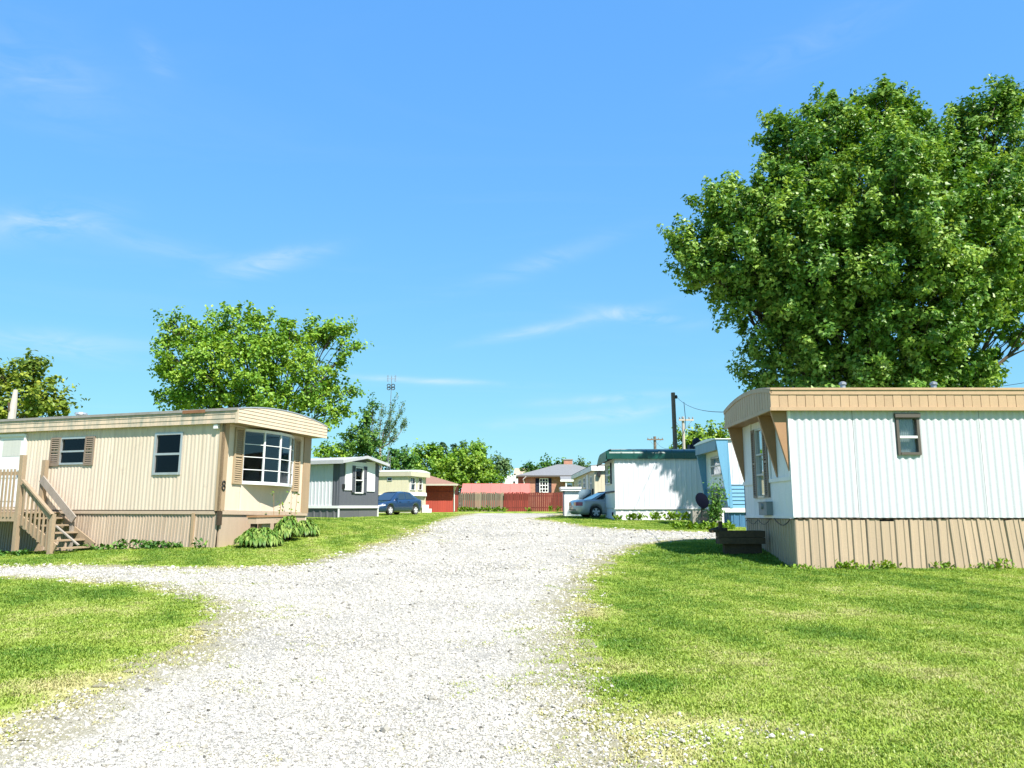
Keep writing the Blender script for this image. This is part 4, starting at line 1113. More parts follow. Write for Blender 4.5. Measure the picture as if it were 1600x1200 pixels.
def flower_shelf():
    E = TAN_E; o = .55
    r = E.rect(400.5, 808, 445.5, 819.5, o)
    base = E.M @ Vector(E.pt((r[0] + r[1]) / 2, 0, o - .12)); base.z = gz(base.x, base.y)
    t = thing('planter_box', 'tan planter box with dark rim standing behind the hostas under the bow window', 'planter', base, (0, 0, R(-20)))
    dz = TAN.location.z - base.z; hw = (r[1] - r[0]) / 2; z0, z1 = r[2] + dz, r[3] + dz
    q = MB(); q.box(-.13, .13, -hw, hw, z0, z1 - .03); q.build('box', M['tan_skirt_flat'], t)
    q = MB(); q.box(-.15, .15, -hw - .02, hw + .02, z1 - .028, z1 + .015); q.build('rim', M['brown_wing'], t)
    q = MB(); q.box(-.06, .06, -hw * .45, hw * .12, -.1, z0 - .002); q.build('leg', M['tan_skirt_flat'], t)
    q = MB(); q.box(-.06, .06, -hw * .95, -hw * .75, -.1, z0 - .002); q.build('leg', M['wood_dark'], t)
    q = MB(); q.box(-.06, .06, hw * .7, hw * .9, -.1, z0 - .002); q.build('leg', M['wood_dark'], t)
flower_shelf()
# ------------------------------------------------------------------ homes and buildings further along the drive
def shell(t, A, E, L, W, zb, zs, m, side=-1):
    """rear walls and floor that close a home"""
    x0, x1 = (-L, 0) if side < 0 else (0, L)
    q = MB(); q.box(x0, x1, W - .05, W, -.1, zs); q.build('back_wall', m, t)
    xx = -L if side < 0 else L - .05
    q = MB(); q.box(xx, xx + .05, .06, W - .06, -.1, zs); q.build('far_end_wall', m, t)
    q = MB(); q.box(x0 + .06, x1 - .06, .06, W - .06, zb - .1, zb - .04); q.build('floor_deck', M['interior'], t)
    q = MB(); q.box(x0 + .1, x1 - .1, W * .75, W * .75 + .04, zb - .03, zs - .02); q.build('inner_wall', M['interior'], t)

def grey_home():
    Y = 43.0; p = at(529, 811, Y); N0 = Vector((p.x, Y, gz(p.x, Y)))
    t = thing('mobile_home', 'grey mobile home with white ribbed side and low gabled roof behind the blue car', 'mobile home', N0, (0, 0, R(-25)))
    L, W = 9.5, 3.66; KEEP_OUT.append((N0.x, N0.y, R(-25), -L, 0, 0, W))
    A = Face(t, (0, 0), (-1, 0), (0, -1)); E = Face(t, (0, 0), (0, 1), (1, 0))
    zb = A.fp(505, 790)[1]; ze = A.fp(505, 722)[1]; zr = ze + .30
    c = A.fp(520.5, 750)[0]
    siding('siding_panel', t, A, c, L, zb, ze, M['rib_white'], .24, .02, 'rib'); 
    siding('siding_panel', t, A, 0, c, zb, ze, M['grey_paint'], .2, .02, 'rib', label='narrow grey corner panel')
    gab = lambda s: ze + .30 * (1 - abs(s - W / 2) / (W / 2))
    rw = E.rect(553.5, 730, 567, 771)
    siding('end_wall', t, E, 0, W, zb, gab, M['grey_paint'], .4, .008, 'groove', [rw])
    r1 = E.rect(539, 721, 551, 766); r2 = E.rect(571, 722, 585, 768)
    for r in (r1, r2):
        q = MB(); q.wbox(E, r[0], r[1], r[2], r[3], .0, .05); q.build('white_panel', M['white_panel'], t)
    q = MB(); q.wbox(E, r1[1] + .003, r2[0] - .003, rw[3] + .03, r1[3], .0, .046); q.build('white_panel', M['white_panel'], t)
    sw = .27
    window(t, E, rw, M['white_metal'], rails=(.5,), fw=.06, proud=.06, curtain=M['curtain'], cz=(0, .45))
    shutter(t, E.off(.05), (rw[0] - sw, rw[0] - .01, rw[2] + .05, rw[3] + .06), M['grey_paint']); shutter(t, E.off(.05), (rw[1] + .01, rw[1] + sw, rw[2] + .05, rw[3] + .06), M['grey_paint'])
    q = MB(); q.wbox(A, -.04, L, zb - .14, zb - .003, -.02, .04); q.build('belt_rail', M['white_metal'], t)
    q = MB(); q.wbox(E, .0, W + .04, zb - .14, zb - .003, -.02, .04); q.build('belt_rail', M['white_metal'], t)
    s = 0
    while s < L: siding('skirt_panel', t, A, s, min(s + .9, L), A.gz(s) - .1, zb - .13, M['grey_skirt'], .45, .03, 'rib', base=-.05); s += .905
    zz = lambda s: E.gz(s) - .1
    siding('skirt_panel', t, E, 0, W / 2, zz, zb - .13, M['grey_skirt'], 2, 0, 'flat', base=-.05); siding('skirt_panel', t, E, W / 2 + .01, W, zz, zb - .13, M['grey_skirt'], 2, 0, 'flat', base=-.05)
    for F, a in ((A, -.02), (E, W - .06)):
        q = MB(); q.wbox(F, a, a + .07, F.gz(a) - .05, zb - .145, -.03, .03); q.build('corner_post', M['white_metal'], t)
    shell(t, A, E, L, W, zb, ze, M['grey_paint'])
    # gabled roof with deep white edge
    ov = .35; q = MB(); x0, x1 = -L - .1, .45
    zov = ze - .30 * ov / (W / 2)
    poly = [(x0, -ov, zov + .02), (x0, W / 2, ze + .32), (x0, W + ov, zov + .02), (x0, W + ov, zov + .07), (x0, W / 2, ze + .36), (x0, -ov, zov + .07)]
    q.prism(poly, (x1 - x0, 0, 0)); q.build('roof', M['roof_grey'], t)
    q = MB(); q.box(x0, x1, -ov - .04, -ov - .004, zov - .07, zov + .13); q.build('fascia_board', M['pale_grey'], t)
    for y0, y1, z0, z1 in ((-ov - .04, W / 2, zov, ze + .30), (W / 2, W + ov + .02, ze + .30, zov)):
        q = MB(); q.hexa([(x1 + .002, y0, z0 - .05), (x1 + .04, y0, z0 - .05), (x1 + .04, y1, z1 - .05), (x1 + .002, y1, z1 - .05), (x1 + .002, y0, z0 + .11), (x1 + .04, y0, z0 + .11), (x1 + .04, y1, z1 + .11), (x1 + .002, y1, z1 + .11)])
        q.build('fascia_board', M['pale_grey'], t)
    q = MB(); q.box(x0, -.01, -ov + .01, -.03, zov - .06, zov + .01); q.build('soffit', M['grey_paint'], t)
    q = MB(); q.wbox(E, W * .06, W * .10, zb + .9, zb + 1.15, .0, .1); q.build('wall_lamp', M['black'], t)
grey_home()

def cream_home():
    Y = 60.0; p = at(637, 803, Y); N0 = Vector((p.x, Y, gz(p.x, Y)))
    t = thing('mobile_home', 'cream mobile home with lattice bay end standing behind the blue car', 'mobile home', N0, (0, 0, R(-15)))
    L, W = 10, 3.66; KEEP_OUT.append((N0.x, N0.y, R(-15), -L, 0, 0, W))
    A = Face(t, (0, 0), (-1, 0), (0, -1)); E = Face(t, (0, 0), (0, 1), (1, 0))
    zb = A.fp(620, 772)[1]; zf0 = A.fp(620, 744, .15)[1]; zf1 = A.fp(620, 736, .15)[1]
    aw = A.rect(605, 746, 613, 751.5)
    siding('siding_panel', t, A, 2.9, L, zb, zf0 + .02, M['cream'], .3, .015, 'groove', [aw]); siding('siding_panel', t, A, 0, 2.89, zb, zf0 + .02, M['cream'], .3, .015, 'groove', [aw])
    window(t, A, aw, M['alu'], rails=(), fw=.05, curtain=M['curtain'])
    # projecting end room over a recessed foot
    rws = [E.rect(640.5, 746, 648.5, 766), E.rect(653, 746, 659.5, 766)]
    siding('end_wall', t, E, 0, W, zb, zf0 + .1, M['cream'], .6, .01, 'groove', rws)
    for r in rws:
        window(t, E, r, M['white_metal'], rails=(.5,), fw=.045, proud=.05)
        q = MB(); n = 3
        for k in range(n):
            a = r[0] + (r[1] - r[0]) * k / n; b = r[0] + (r[1] - r[0]) * (k + 1) / n
            q.bar(E.pt(a, r[2], .08), E.pt(b, r[3], .08), .02, .02) if k == 0 else None
        q.build('lattice', M['white_metal'], t)
    q = MB(); q.wbox(E, -.02, W + .05, zb - .12, zb + .14, .0, .06); q.build('belt_rail', M['white_panel'], t)
    q = MB(); q.wbox(A, -.05, L, zb - .06, zb - .003, .0, .05); q.build('belt_rail', M['white_metal'], t)
    s = 0
    while s < L: siding('skirt_panel', t, A, s, s + 1.2, A.gz(s) - .1, zb - .05, M['cream_dim'], .3, .015, 'rib', base=-.06); s += 1.205
    siding('skirt_panel', t, E, 0, W, lambda s: E.gz(s) - .1, zb - .06, M['cream_dim'], .6, .01, 'groove', base=-.12)
    q = MB(); z0 = E.gz(W - .5); q.wbox(E, W - .75, W + .05, z0, z0 + .32, .0, .5); q.wbox(E, W - .75, W + .05, z0 + .322, z0 + .62, .0, .25); q.build('doorstep', M['white_panel'], t)
    shell(t, A, E, L, W, zb, zf0, M['cream'])
    q = MB(); q.wbox(A, -.25, L, zf0, zf1, .12, .15); q.build('fascia_board', M['cream_dim'], t)
    y0, y1, rise = -.15, W + .15, .14
    arc = lambda s: zf1 + rise * (1 - (2 * (s - y0) / (y1 - y0) - 1) ** 2)
    lap_strips('fascia_board', t, E, y0, y1, zf0, lambda s: arc(s) - .004, 1, M['cream'], .03, .0, cols=14, base=.25)
    bow_roof('roof', t, -L, .29, y0 - .01, y1, zf1 + .005, rise, M['white_metal'])
    q = MB(); q.box(-L, .25, y0 + .01, y1, zf0 + .01, zf0 + .03); q.build('soffit', M['cream_dim'], t)
cream_home()

def red_shed():
    Y = 67.0; a = at(662, 799, Y); b = at(709.5, 799, Y); z0 = gz(b.x, Y)
    t = thing('shed', 'red board shed with brown shingle roof beside the weathered grey fence', 'shed', (b.x, Y, z0))
    w = b.x - a.x + 3.0; D = 5.0; zt = at(700, 757.5, Y).z - z0
    KEEP_OUT.append((b.x, Y, 0, -w, 0, 0, D))
    F = Face(t, (0, 0), (-1, 0), (0, -1))
    zm = at(700, 769, Y).z - z0; x = 0.06; pw = .60; k = 0
    while x < w:
        siding('board_panel', t, F, x, min(x + pw, w), -.1, zm, M['barn_red'], .2, .014, 'groove', base=.004 * (k % 2)); siding('board_panel', t, F, x, min(x + pw, w), zm + .0, zt + .05, M['barn_red'], .2, .014, 'groove', base=-.03 + .004 * (k % 2)); x += pw; k += 1
    q = MB(); q.wbox(F, .0, w, zm - .03, zm + .03, .0, .03); q.build('ledge_board', M['barn_red'], t)
    q = MB(); q.wbox(F, -.03, .06, -.1, zt, -.05, .03); q.build('corner_board', M['white_metal'], t)
    q = MB(); q.box(-.05, 0, .06, D, -.1, zt); q.box(-w, -.05, D - .05, D, -.1, zt); q.box(-w, -w + .05, 0.05, D - .05, -.1, zt); q.build('wall', M['barn_red'], t)
    # hipped roof
    ov = .35; fo = .75; e = [(-w - ov, -fo, zt), (ov, -fo, zt), (ov, D + ov, zt), (-w - ov, D + ov, zt)]
    hz = at(666, 741, Y + D / 2).z - z0; rg = [(-w + D / 2 , D / 2, hz), (-D / 2 - .2, D / 2, hz)]
    q = MB(); V = [Vector(v) + Vector((0, 0, .06)) for v in e] + [Vector(v) for v in rg]
    q.add(V, [(0, 1, 5, 4), (1, 2, 5), (2, 3, 4, 5), (3, 0, 4)]); q.add([Vector(v) for v in e] + V[:4], [(0, 1, 2, 3), (0, 1, 5, 4), (1, 2, 6, 5), (2, 3, 7, 6), (3, 0, 4, 7)])
    q.build('roof', M['brown_shingle'], t)
    q = MB(); q.box(-w - ov, ov + .02, -fo - .06, -fo - .004, zt - .08, zt + .06); q.build('gutter', M['cream_dim'], t)
    q = MB(); q.tube([(ov - .1, -fo, zt - .05), (.0, -.08, zt - .5), (.02, -.08, .1)], .04, 6); q.build('downspout', M['white_metal'], t)
red_shed()

def picket_fence(name, label, Ya, px0, px1, pytop, mfn, width, seed, Yb=None):
    Yb = Yb or Ya; a = at(px0, 800, Ya); b = at(px1, 800, Yb); z0 = gz(a.x, Ya); r = random.Random(seed)
    d = Vector((b.x - a.x, Yb - Ya, 0)); ln = d.length; d.normalize()
    t = thing(name, label, 'fence', (a.x, Ya, z0), (0, 0, math.atan2(d.y, d.x)))
    h = at(px0, pytop, Ya).z - z0; n = int(ln / width); ms = {}
    for k in range(n):
        x = ln * k / n; w = ln / n - .03; m = mfn(k, n); hh = h + r.uniform(-.04, .04)
        q = MB(); q.hexa([(0, -.012, -.08), (w, -.012, -.08), (w, .012, -.08), (0, .012, -.08), (0, -.012, hh), (w, -.012, hh + r.uniform(-.02, .02)), (w, .012, hh), (0, .012, hh)])
        o = q.build('picket', M[m], t); o.location = (x, r.uniform(-.008, .008), 0); o.rotation_euler = (0, R(r.uniform(-.5, .5)), 0)
    for zz in (.3, h - .35):
        q = MB(); q.box(0, ln, .024, .07, zz, zz + .09); q.build('rail', M['wood_dark'], t)
    for k in range(int(ln / 2.4) + 1):
        q = MB(); q.box(k * 2.4, k * 2.4 + .09, .072, .16, -.2, h - .05); q.build('post', M['wood_dark'], t)
picket_fence('board_fence', 'weathered grey board fence with one pale stretch beside the red shed', 72, 712.5, 787.5, 769.5, lambda k, n: 'fence_pale' if n * .39 < k < n * .5 or k >= n - 2 else 'fence_grey', .17, 3)
picket_fence('board_fence', 'dark red board fence closing the far end of the drive', 71.8, 788, 881, 769.5, lambda k, n: 'fence_red', .17, 4)

def pink_shed():
    Y = 78.0; a = at(720, 769, Y); b = at(829, 769, Y); z0 = gz(a.x, Y)
    t = thing('shed', 'low shed with faded pinkish red metal roof showing above the far fences', 'shed', (a.x, Y, z0))
    w = b.x - a.x; ze = at(760, 771, Y).z - z0; zr = at(760, 755.5, Y + 3).z - z0
    KEEP_OUT.append((a.x, Y, 0, 0, w, 0, 6))
    q = MB(); q.box(.2, w - .2, .3, .35, -.1, ze); q.box(.2, w - .2, 5.7, 5.75, -.1, ze); q.box(.2, .25, .35, 5.7, -.1, ze); q.box(w - .25, w - .2, .35, 5.7, -.1, ze); q.build('wall', M['barn_red'], t)
    F = Face(t, (0, 0), (1, 0), (0, -1)); n = int(w / .92)
    for k in range(n):
        q = MB(); x0, x1 = w * k / n, w * (k + 1) / n; m_ = .03; sl = .55
        for (p0, p1, zz) in ((x0, x1 - m_, 0), (x1 - m_, x1, .03)):
            q.hexa([(p0 , -.1, ze - .06 + zz), (p1, -.1, ze - .06 + zz), (p1, 3, zr + zz - .02), (p0, 3, zr + zz - .02), (p0, -.1, ze - .03 + zz), (p1, -.1, ze - .03 + zz), (p1, 3, zr + zz), (p0, 3, zr + zz)])
        q.build('roof_panel', M['pink_roof'], t)
    q = MB(); q.hexa([(0, 3.005, zr - .02), (w, 3.005, zr - .02), (w, 6.1, ze - .06), (0, 6.1, ze - .06), (0, 3.005, zr), (w, 3.005, zr), (w, 6.1, ze - .03), (0, 6.1, ze - .03)]); q.build('roof', M['pink_roof'], t)
pink_shed()

def brick_house():
    Y = 85.0; P = lambda px, py, dy=0: at(px, py, Y + dy); a = P(821, 770); z0 = gz(a.x, Y)
    t = thing('brick_house', 'red brick house with grey hipped roof and chimney beyond the red fence', 'house', (a.x, Y, z0))
    w = P(955, 770).x - a.x; D = 7.5; ze = P(850, 744).z - z0; KEEP_OUT.append((a.x, Y, 0, -1, w, 0, D))
    F = Face(t, (0, 0), (1, 0), (0, -1)); r = F.rect(842.8, 747.2, 856.8, 769.6)
    siding('wall', t, F, 0, w, -.2, ze + .02, M['brick'], 3, 0, 'flat', [r])
    G = Face(t, (0, 0), (0, 1), (-1, 0)); q = MB(); q.wbox(G, 0.01, D, -.2, ze + .02, -.05, 0); q.build('wall', M['brick'], t)
    q = MB(); q.box(0, w, D - .05, D, -.2, ze); q.box(w - .05, w, .06, D - .06, -.2, ze); q.build('wall', M['brick'], t)
    window(t, F, r, M['white_metal'], rails=(.25, .5, .75), mull=(.33, .66), fw=.09, proud=.06)
    shutter(t, F, (r[0] - .42, r[0] - .02, r[2], r[3]), M['navy'], 16); shutter(t, F, (r[1] + .02, r[1] + .34, r[2], r[3]), M['navy'], 16)
    # small left wing under the same eave
    lw = P(808, 750).x - a.x
    q = MB(); q.box(lw + .1, -.06, 1.2, 1.25, -.2, ze - .05); q.build('wing_wall', M['brick'], t)
    q = MB(); q.tube([(lw + .95, -.45, ze - .05), (-.25, -.3, ze - .35), (-.14, -.08, ze - .7), (-.14, -.08, .2)], .05, 6); q.build('downspout', M['white_metal'], t)
    # hipped roof
    ov = .4; x0, x1 = lw - .1, w + ov; rx0, rx1 = P(871, 726, D / 2).x - a.x, P(897, 726, D / 2).x - a.x; hz = P(880, 725.5, D / 2).z - z0
    e = [(x0, -ov, ze), (x1, -ov, ze), (x1, D + ov, ze), (x0, D + ov, ze)]; V = [Vector(v) + Vector((0, 0, .08)) for v in e] + [Vector((rx0, D / 2, hz)), Vector((rx1, D / 2, hz))]
    q = MB(); q.add(V, [(0, 1, 5, 4), (1, 2, 5), (2, 3, 4, 5), (3, 0, 4)]); q.add([Vector(v) for v in e] + V[:4], [(0, 1, 2, 3), (0, 1, 5, 4), (1, 2, 6, 5), (2, 3, 7, 6), (3, 0, 4, 7)])
    rf = q.build('roof', M['slate'], t)
    q = MB(); q.box(x0 - .02, x1, -ov - .05, -ov - .003, ze - .10, ze + .06); q.build('fascia_board', M['dark_bronze'], t)
    cx0, cx1 = P(881, 730, 4).x - a.x, P(894.5, 730, 4).x - a.x; ct = P(888, 719, 4).z - z0
    q = MB(); q.box(cx0, cx1, 3.8, 4.5, hz - .8, ct); c = q.build('chimney', M['brick'], rf); q = MB(); q.box(cx0 - .06, cx1 + .06, 3.74, 4.56, ct + .003, ct + .11); q.build('cap', M['concrete'], c)
    # porch on the right with a little roof
    px0, px1 = P(876, 748, -1.6).x - a.x, P(915, 748, -1.6).x - a.x; pz = P(880, 751, -1.6).z - z0
    q = MB(); q.hexa([(px0, -1.7, pz), (px1, -1.7, pz), (px1, -.06, pz + .35), (px0, -.06, pz + .35), (px0, -1.7, pz + .1), (px1, -1.7, pz + .1), (px1, -.06, pz + .62), (px0, -.06, pz + .62)]); q.build('porch_roof', M['slate'], t)
    q = MB(); q.box(px0 - .04, px1, -1.76, -1.703, pz - .10, pz + .1); q.build('porch_fascia', M['white_metal'], t)
    for x in (px0 + .5, px0 + 1.5):
        q = MB(); q.box(x, x + .12, -1.65, -1.53, -.2, pz); q.build('porch_post', M['white_metal'], t)
    r2 = (px0 + .7, px0 + 1.4, pz - 1.0, pz - .12); q = MB(); q.wbox(F, *r2, .002, .05); w2 = q.build('window', M['white_metal'], t); q = MB(); q.wbox(F, r2[0] + .08, r2[1] - .08, r2[2] + .08, r2[3] - .08, .05, .056); q.build('pane', M['glass_bright'], w2)
brick_house()

def white_building():
    Y = 135.0; a = at(788, 760, Y); b = at(809, 760, Y); z0 = gz(a.x, Y)
    t = thing('building', 'distant white building with small dark opening and tan roof left of the brick house', 'building', (a.x, Y, z0))
    w = b.x - a.x + 1.5; zt = at(795, 742, Y).z - z0
    q = MB(); q.box(0, w, 0, 5, -.2, zt); q.build('wall', M['white_panel'], t)
    F = Face(t, (0, 0), (1, 0), (0, -1)); r = F.rect(802, 752, 805, 756); q = MB(); q.wbox(F, *r, .0, .05); q.build('window', M['interior'], t)
    hz = at(805, 733.5, Y + 8).z - z0; q = MB(); q.hexa([(1.5, 3, zt), (w + 3, 3, zt), (w + 3, 9, zt), (1.5, 9, zt), (1.8, 3.2, hz), (w + 2, 3.2, hz), (w + 2, 8, hz), (1.8, 8, hz)]); q.build('roof', M['tan_roof'], t)
white_building()

def white_pump_house():
    Y = 47.0; a = at(880.5, 804, Y); b = at(904.5, 804, Y); z0 = gz(a.x, Y); w = b.x - a.x; h = at(890, 767, Y).z - z0
    t = thing('pump_house', 'small white walled box shed with overhanging cap beside the silver car', 'shed', (a.x, Y, z0)); KEEP_OUT.append((a.x, Y, 0, 0, w + .9, 0, 2))
    q = MB(); q.box(0, w, 0, .1, -.1, h); q.build('front_wall', M['white_panel'], t)
    q = MB(); q.box(.05, w - .05, .1, 1.3, -.1, h - .02); q.build('side_wall', M['white_panel'], t)
    q = MB(); q.box(-.12, w + .12, -.14, 1.45, h + .002, h + .12); q.box(-.16, w + .16, -.18, 1.49, h + .122, h + .23); q.build('cap', M['white_metal'], t)
    q = MB(); q.box(-.02, .06, -.03, -.002, -.1, h); q.build('corner_board', M['grey_paint'], t)
    q = MB(); q.box(w + .05, w + .85, 1.0, 1.06, -.1, h + .1); q.build('wing_panel', M['blue_grey'], t)
    q = MB(); q.bar((w + .1, .95, .85), (w + .82, .95, 1.35), .05, .05); q.build('brace', M['navy'], t)
    q = MB(); q.tube([(w + .92, .9, -.05), (w + .92, .9, h + .15)], .06, 7); q.build('gas_bottle_post', M['black'], t)
white_pump_house()

def cream_home_far():
    Y = 50.0; p = at(929.7, 800, Y); N0 = Vector((p.x, Y, gz(p.x, Y)))
    t = thing('mobile_home', 'long cream mobile home with shaded side and white fascia behind the silver car', 'mobile home', N0)
    W, L = 3.4, 17.0; KEEP_OUT.append((N0.x, N0.y, 0, 0, W, 0, L))
    A = Face(t, (0, 0), (1, 0), (0, -1)); E = Face(t, (0, 0), (0, 1), (-1, 0))
    zf1 = A.fp(935, 727)[1]; zf0 = A.fp(935, 735.5)[1]; zb = .75
    wins = [E.rect(x0, y0, x1, y1) for x0, y0, x1, y1 in ((923, 744, 925.5, 766), (912.5, 746, 915, 763), (905, 749, 908, 763))]
    wins = [(a, max(b, a + .7), c, d) for a, b, c, d in wins]
    siding('siding_panel', t, A, 0, W / 2, -.1, zf0 + .02, M['cream'], .22, .015, 'groove'); siding('siding_panel', t, A, W / 2 + .006, W, -.1, zf0 + .02, M['cream'], .22, .015, 'groove')
    for k in range(4): siding('siding_panel', t, E, L * k / 4 + (.006 if k else 0), L * (k + 1) / 4, -.1, zf0 + .02, M['cream'], .22, .015, 'groove', wins)
    for r in wins: window(t, E, r, M['white_metal'], fw=.08, proud=.05)
    dr = (4.0, 5.0, .6, 2.7); q = MB(); q.wbox(E, dr[0], dr[1], dr[2], dr[3], .0, .05); q.build('door', M['white_panel'], t)
    q = MB(); q.box(0, W, L - .05, L, -.1, zf0); q.box(W - .05, W, .05, L - .06, -.1, zf0); q.build('back_wall', M['cream'], t)
    q = MB(); q.wbox(A, -.2, W + .2, zf0, zf1, .12, .16); q.build('fascia_board', M['white_metal'], t)
    q = MB(); q.wbox(E, -.12, L + .1, zf0, zf1, .17, .2); q.build('fascia_board', M['white_metal'], t)
    mb = MB(); n = 12; poly = [(-.2 + (W + .4) * k / n, -.16, zf1 + .10 * (1 - (2 * k / n - 1) ** 2)) for k in range(n + 1)] + [(W + .2, -.16, zf1 - .03), (-.2, -.16, zf1 - .03)]
    mb.prism(poly, (0, L + .3, 0)); mb.build('roof', M['roof_grey'], t)
    q = MB(); q.box(-.17, W + .2, -.12, L + .1, zf0 + .01, zf0 + .03); q.build('soffit', M['cream_dim'], t)
    q = MB(); s, z = A.fp(933, 737); q.wbox(A, s, s + .2, z - .3, z, .0, .2); q.build('wall_lamp', M['black'], t)
cream_home_far()

def green_roof_home():
    Y = 38.7; p = at(961.5, 811, Y); N0 = Vector((p.x, Y, gz(p.x, Y)))
    t = thing('mobile_home', 'white mobile home with dark green rounded roof edge and tree shade on its side', 'mobile home', N0)
    L, W = 12.0, 4.0; KEEP_OUT.append((N0.x, N0.y, 0, 0, L, 0, W))
    A = Face(t, (0, 0), (1, 0), (0, -1)); E = Face(t, (0, 0), (0, 1), (-1, 0))
    zb = A.fp(1000, 794)[1]; zf0 = A.fp(1020, 717, .12)[1]; zf1 = A.fp(1020, 705, .12)[1]
    s = 0; k = 0
    while s < L - .01: siding('siding_panel', t, A, s + .004, min(s + 1.5, L), zb, zf0 + .03, M['rib_white'], .25, .016, 'rib', base=.002 * (k % 2)); s += 1.5; k += 1
    q = MB(); q.wbox(A, -.03, L, zb - .05, zb - .003, .0, .03); q.build('belt_rail', M['white_metal'], t)
    s = 0
    while s < L - .01: siding('skirt_panel', t, A, s + .004, min(s + 1.2, L), A.gz(s) - .12, zb - .045, M['rib_white'], .4, .015, 'rib', base=-.04); s += 1.2
    we = (E.fp(954.5, 740)[0], E.fp(947.5, 740)[0], E.fp(951, 757)[1], E.fp(951, 725)[1]); zm = E.fp(953, 769)[1]
    siding('end_wall', t, E, 0, W, zb, zf0 + .1, M['white_panel'], .5, .01, 'groove', [we])
    window(t, E, we, M['white_metal'], rails=(.45,), fw=.07, proud=.05, g='glass_bright'); shutter(t, E, (we[0] - .34, we[0] - .02, we[2], we[3]), M['navy'], 16); shutter(t, E, (we[1] + .02, we[1] + .34, we[2], we[3]), M['navy'], 16)
    q = MB(); q.wbox(E, 0, W, zm - .04, zm + .04, .0, .04); q.build('belt_rail', M['navy'], t)
    siding('skirt_panel', t, E, 0, W, lambda s: E.gz(s) - .12, zb - .003, M['white_panel'], 1.2, .01, 'groove', base=-.03)
    q = MB(); q.wbox(E, .9, 1.1, .2, .38, -.02, .03); q.build('vent_cover', M['navy'], t)
    shell(t, A, E, L, W, zb, zf0, M['white_panel'], 1)
    # green rounded fascia: curved cap along the side and over the end
    x0 = -.42; n = 10
    def band(y_front):
        # profile from the lip up and over the edge
        return [(y_front, zf0), (y_front, zf1 - .10), (y_front + .03, zf1 - .03), (y_front + .10, zf1 + .03), (y_front + .28, zf1 + .09), (y_front + .6, zf1 + .12)]
    pf = band(-.14); s = x0 + .16; pw = .62
    while s < L + .2:
        q = MB(); e = min(s + pw - .006, L + .2)
        for i in range(len(pf) - 1):
            (ya, za), (yb, zb_) = pf[i], pf[i + 1]
            for c0, c1, d in ((s, e - .05, 0), (e - .05, e, .012)): q.poly((c0, ya - d, za), (c1, ya - d, za), (c1, yb - d, zb_ + d), (c0, yb - d, zb_ + d))
        q.build('fascia_panel', M['green_roof'], t, fix=False, smooth=False); s += pw
    # arched end: the top line rounds down at both corners
    y0, y1 = -.14, W + .14
    def arc(y):
        u = (y - y0) / (y1 - y0); return zf1 + .12 - .34 * max(0, 1 - u / .16) ** 2 * .0 - .55 * max(0, (u - .55) / .45) ** 2
    q = MB(); m_ = 22
    for k in range(m_):
        a, b = y0 + (y1 - y0) * k / m_, y0 + (y1 - y0) * (k + 1) / m_; P = lambda y, z: (x0 + (.16 if y < y0 + .01 else 0), y, z)
        q.hexa([(x0, a, zf0 - .10), (x0, b, zf0 - .10), (x0 + .05, b, zf0 - .10), (x0 + .05, a, zf0 - .10), (x0, a, arc(a) - .12), (x0, b, arc(b) - .12), (x0 + .05, b, arc(b) - .12), (x0 + .05, a, arc(a) - .12)])
        q.poly((x0, a, arc(a) - .12), (x0, b, arc(b) - .12), (x0 + .30, b, arc(b) + .02), (x0 + .30, a, arc(a) + .02))
    q.build('end_fascia', M['green_roof'], t, fix=False)
    q = MB(); q.poly((x0, y0, zf0), (x0 + .165, y0, zf0), (x0 + .165, y0, zf1 + .02), (x0 + .05, y0, zf1)); q.build('fascia_corner', M['green_roof'], t, fix=False)
    q = MB(); q.box(x0 + .06, L, y0 + .02, y1, zf0 + .03, zf0 + .05); q.build('soffit', M['navy'], t)
    q = MB(); m_ = 20; top = [(y0 + .4 + (y1 - y0 - .5) * k / m_, arc(y0 + .4 + (y1 - y0 - .5) * k / m_) + .01) for k in range(m_ + 1)]
    poly = [(x0 + .28, y, z) for y, z in top] + [(x0 + .28, top[-1][0], zf0 + .06), (x0 + .28, top[0][0], zf0 + .06)]; q.prism(poly, (L - x0, 0, 0)); q.build('roof', M['alu'], t)
    s, z = A.fp(1086, 697, -1.2); q = MB(); q.box(s - .3, s + .5, 1.0, 1.6, zf1 + .05, zf1 + .42); q.lathe([(.2, 0), (.22, .2), (.1, .34)], (s + .1, 1.3, zf1 + .42), 10); q.build('roof_cooler', M['navy'], t)
green_roof_home()

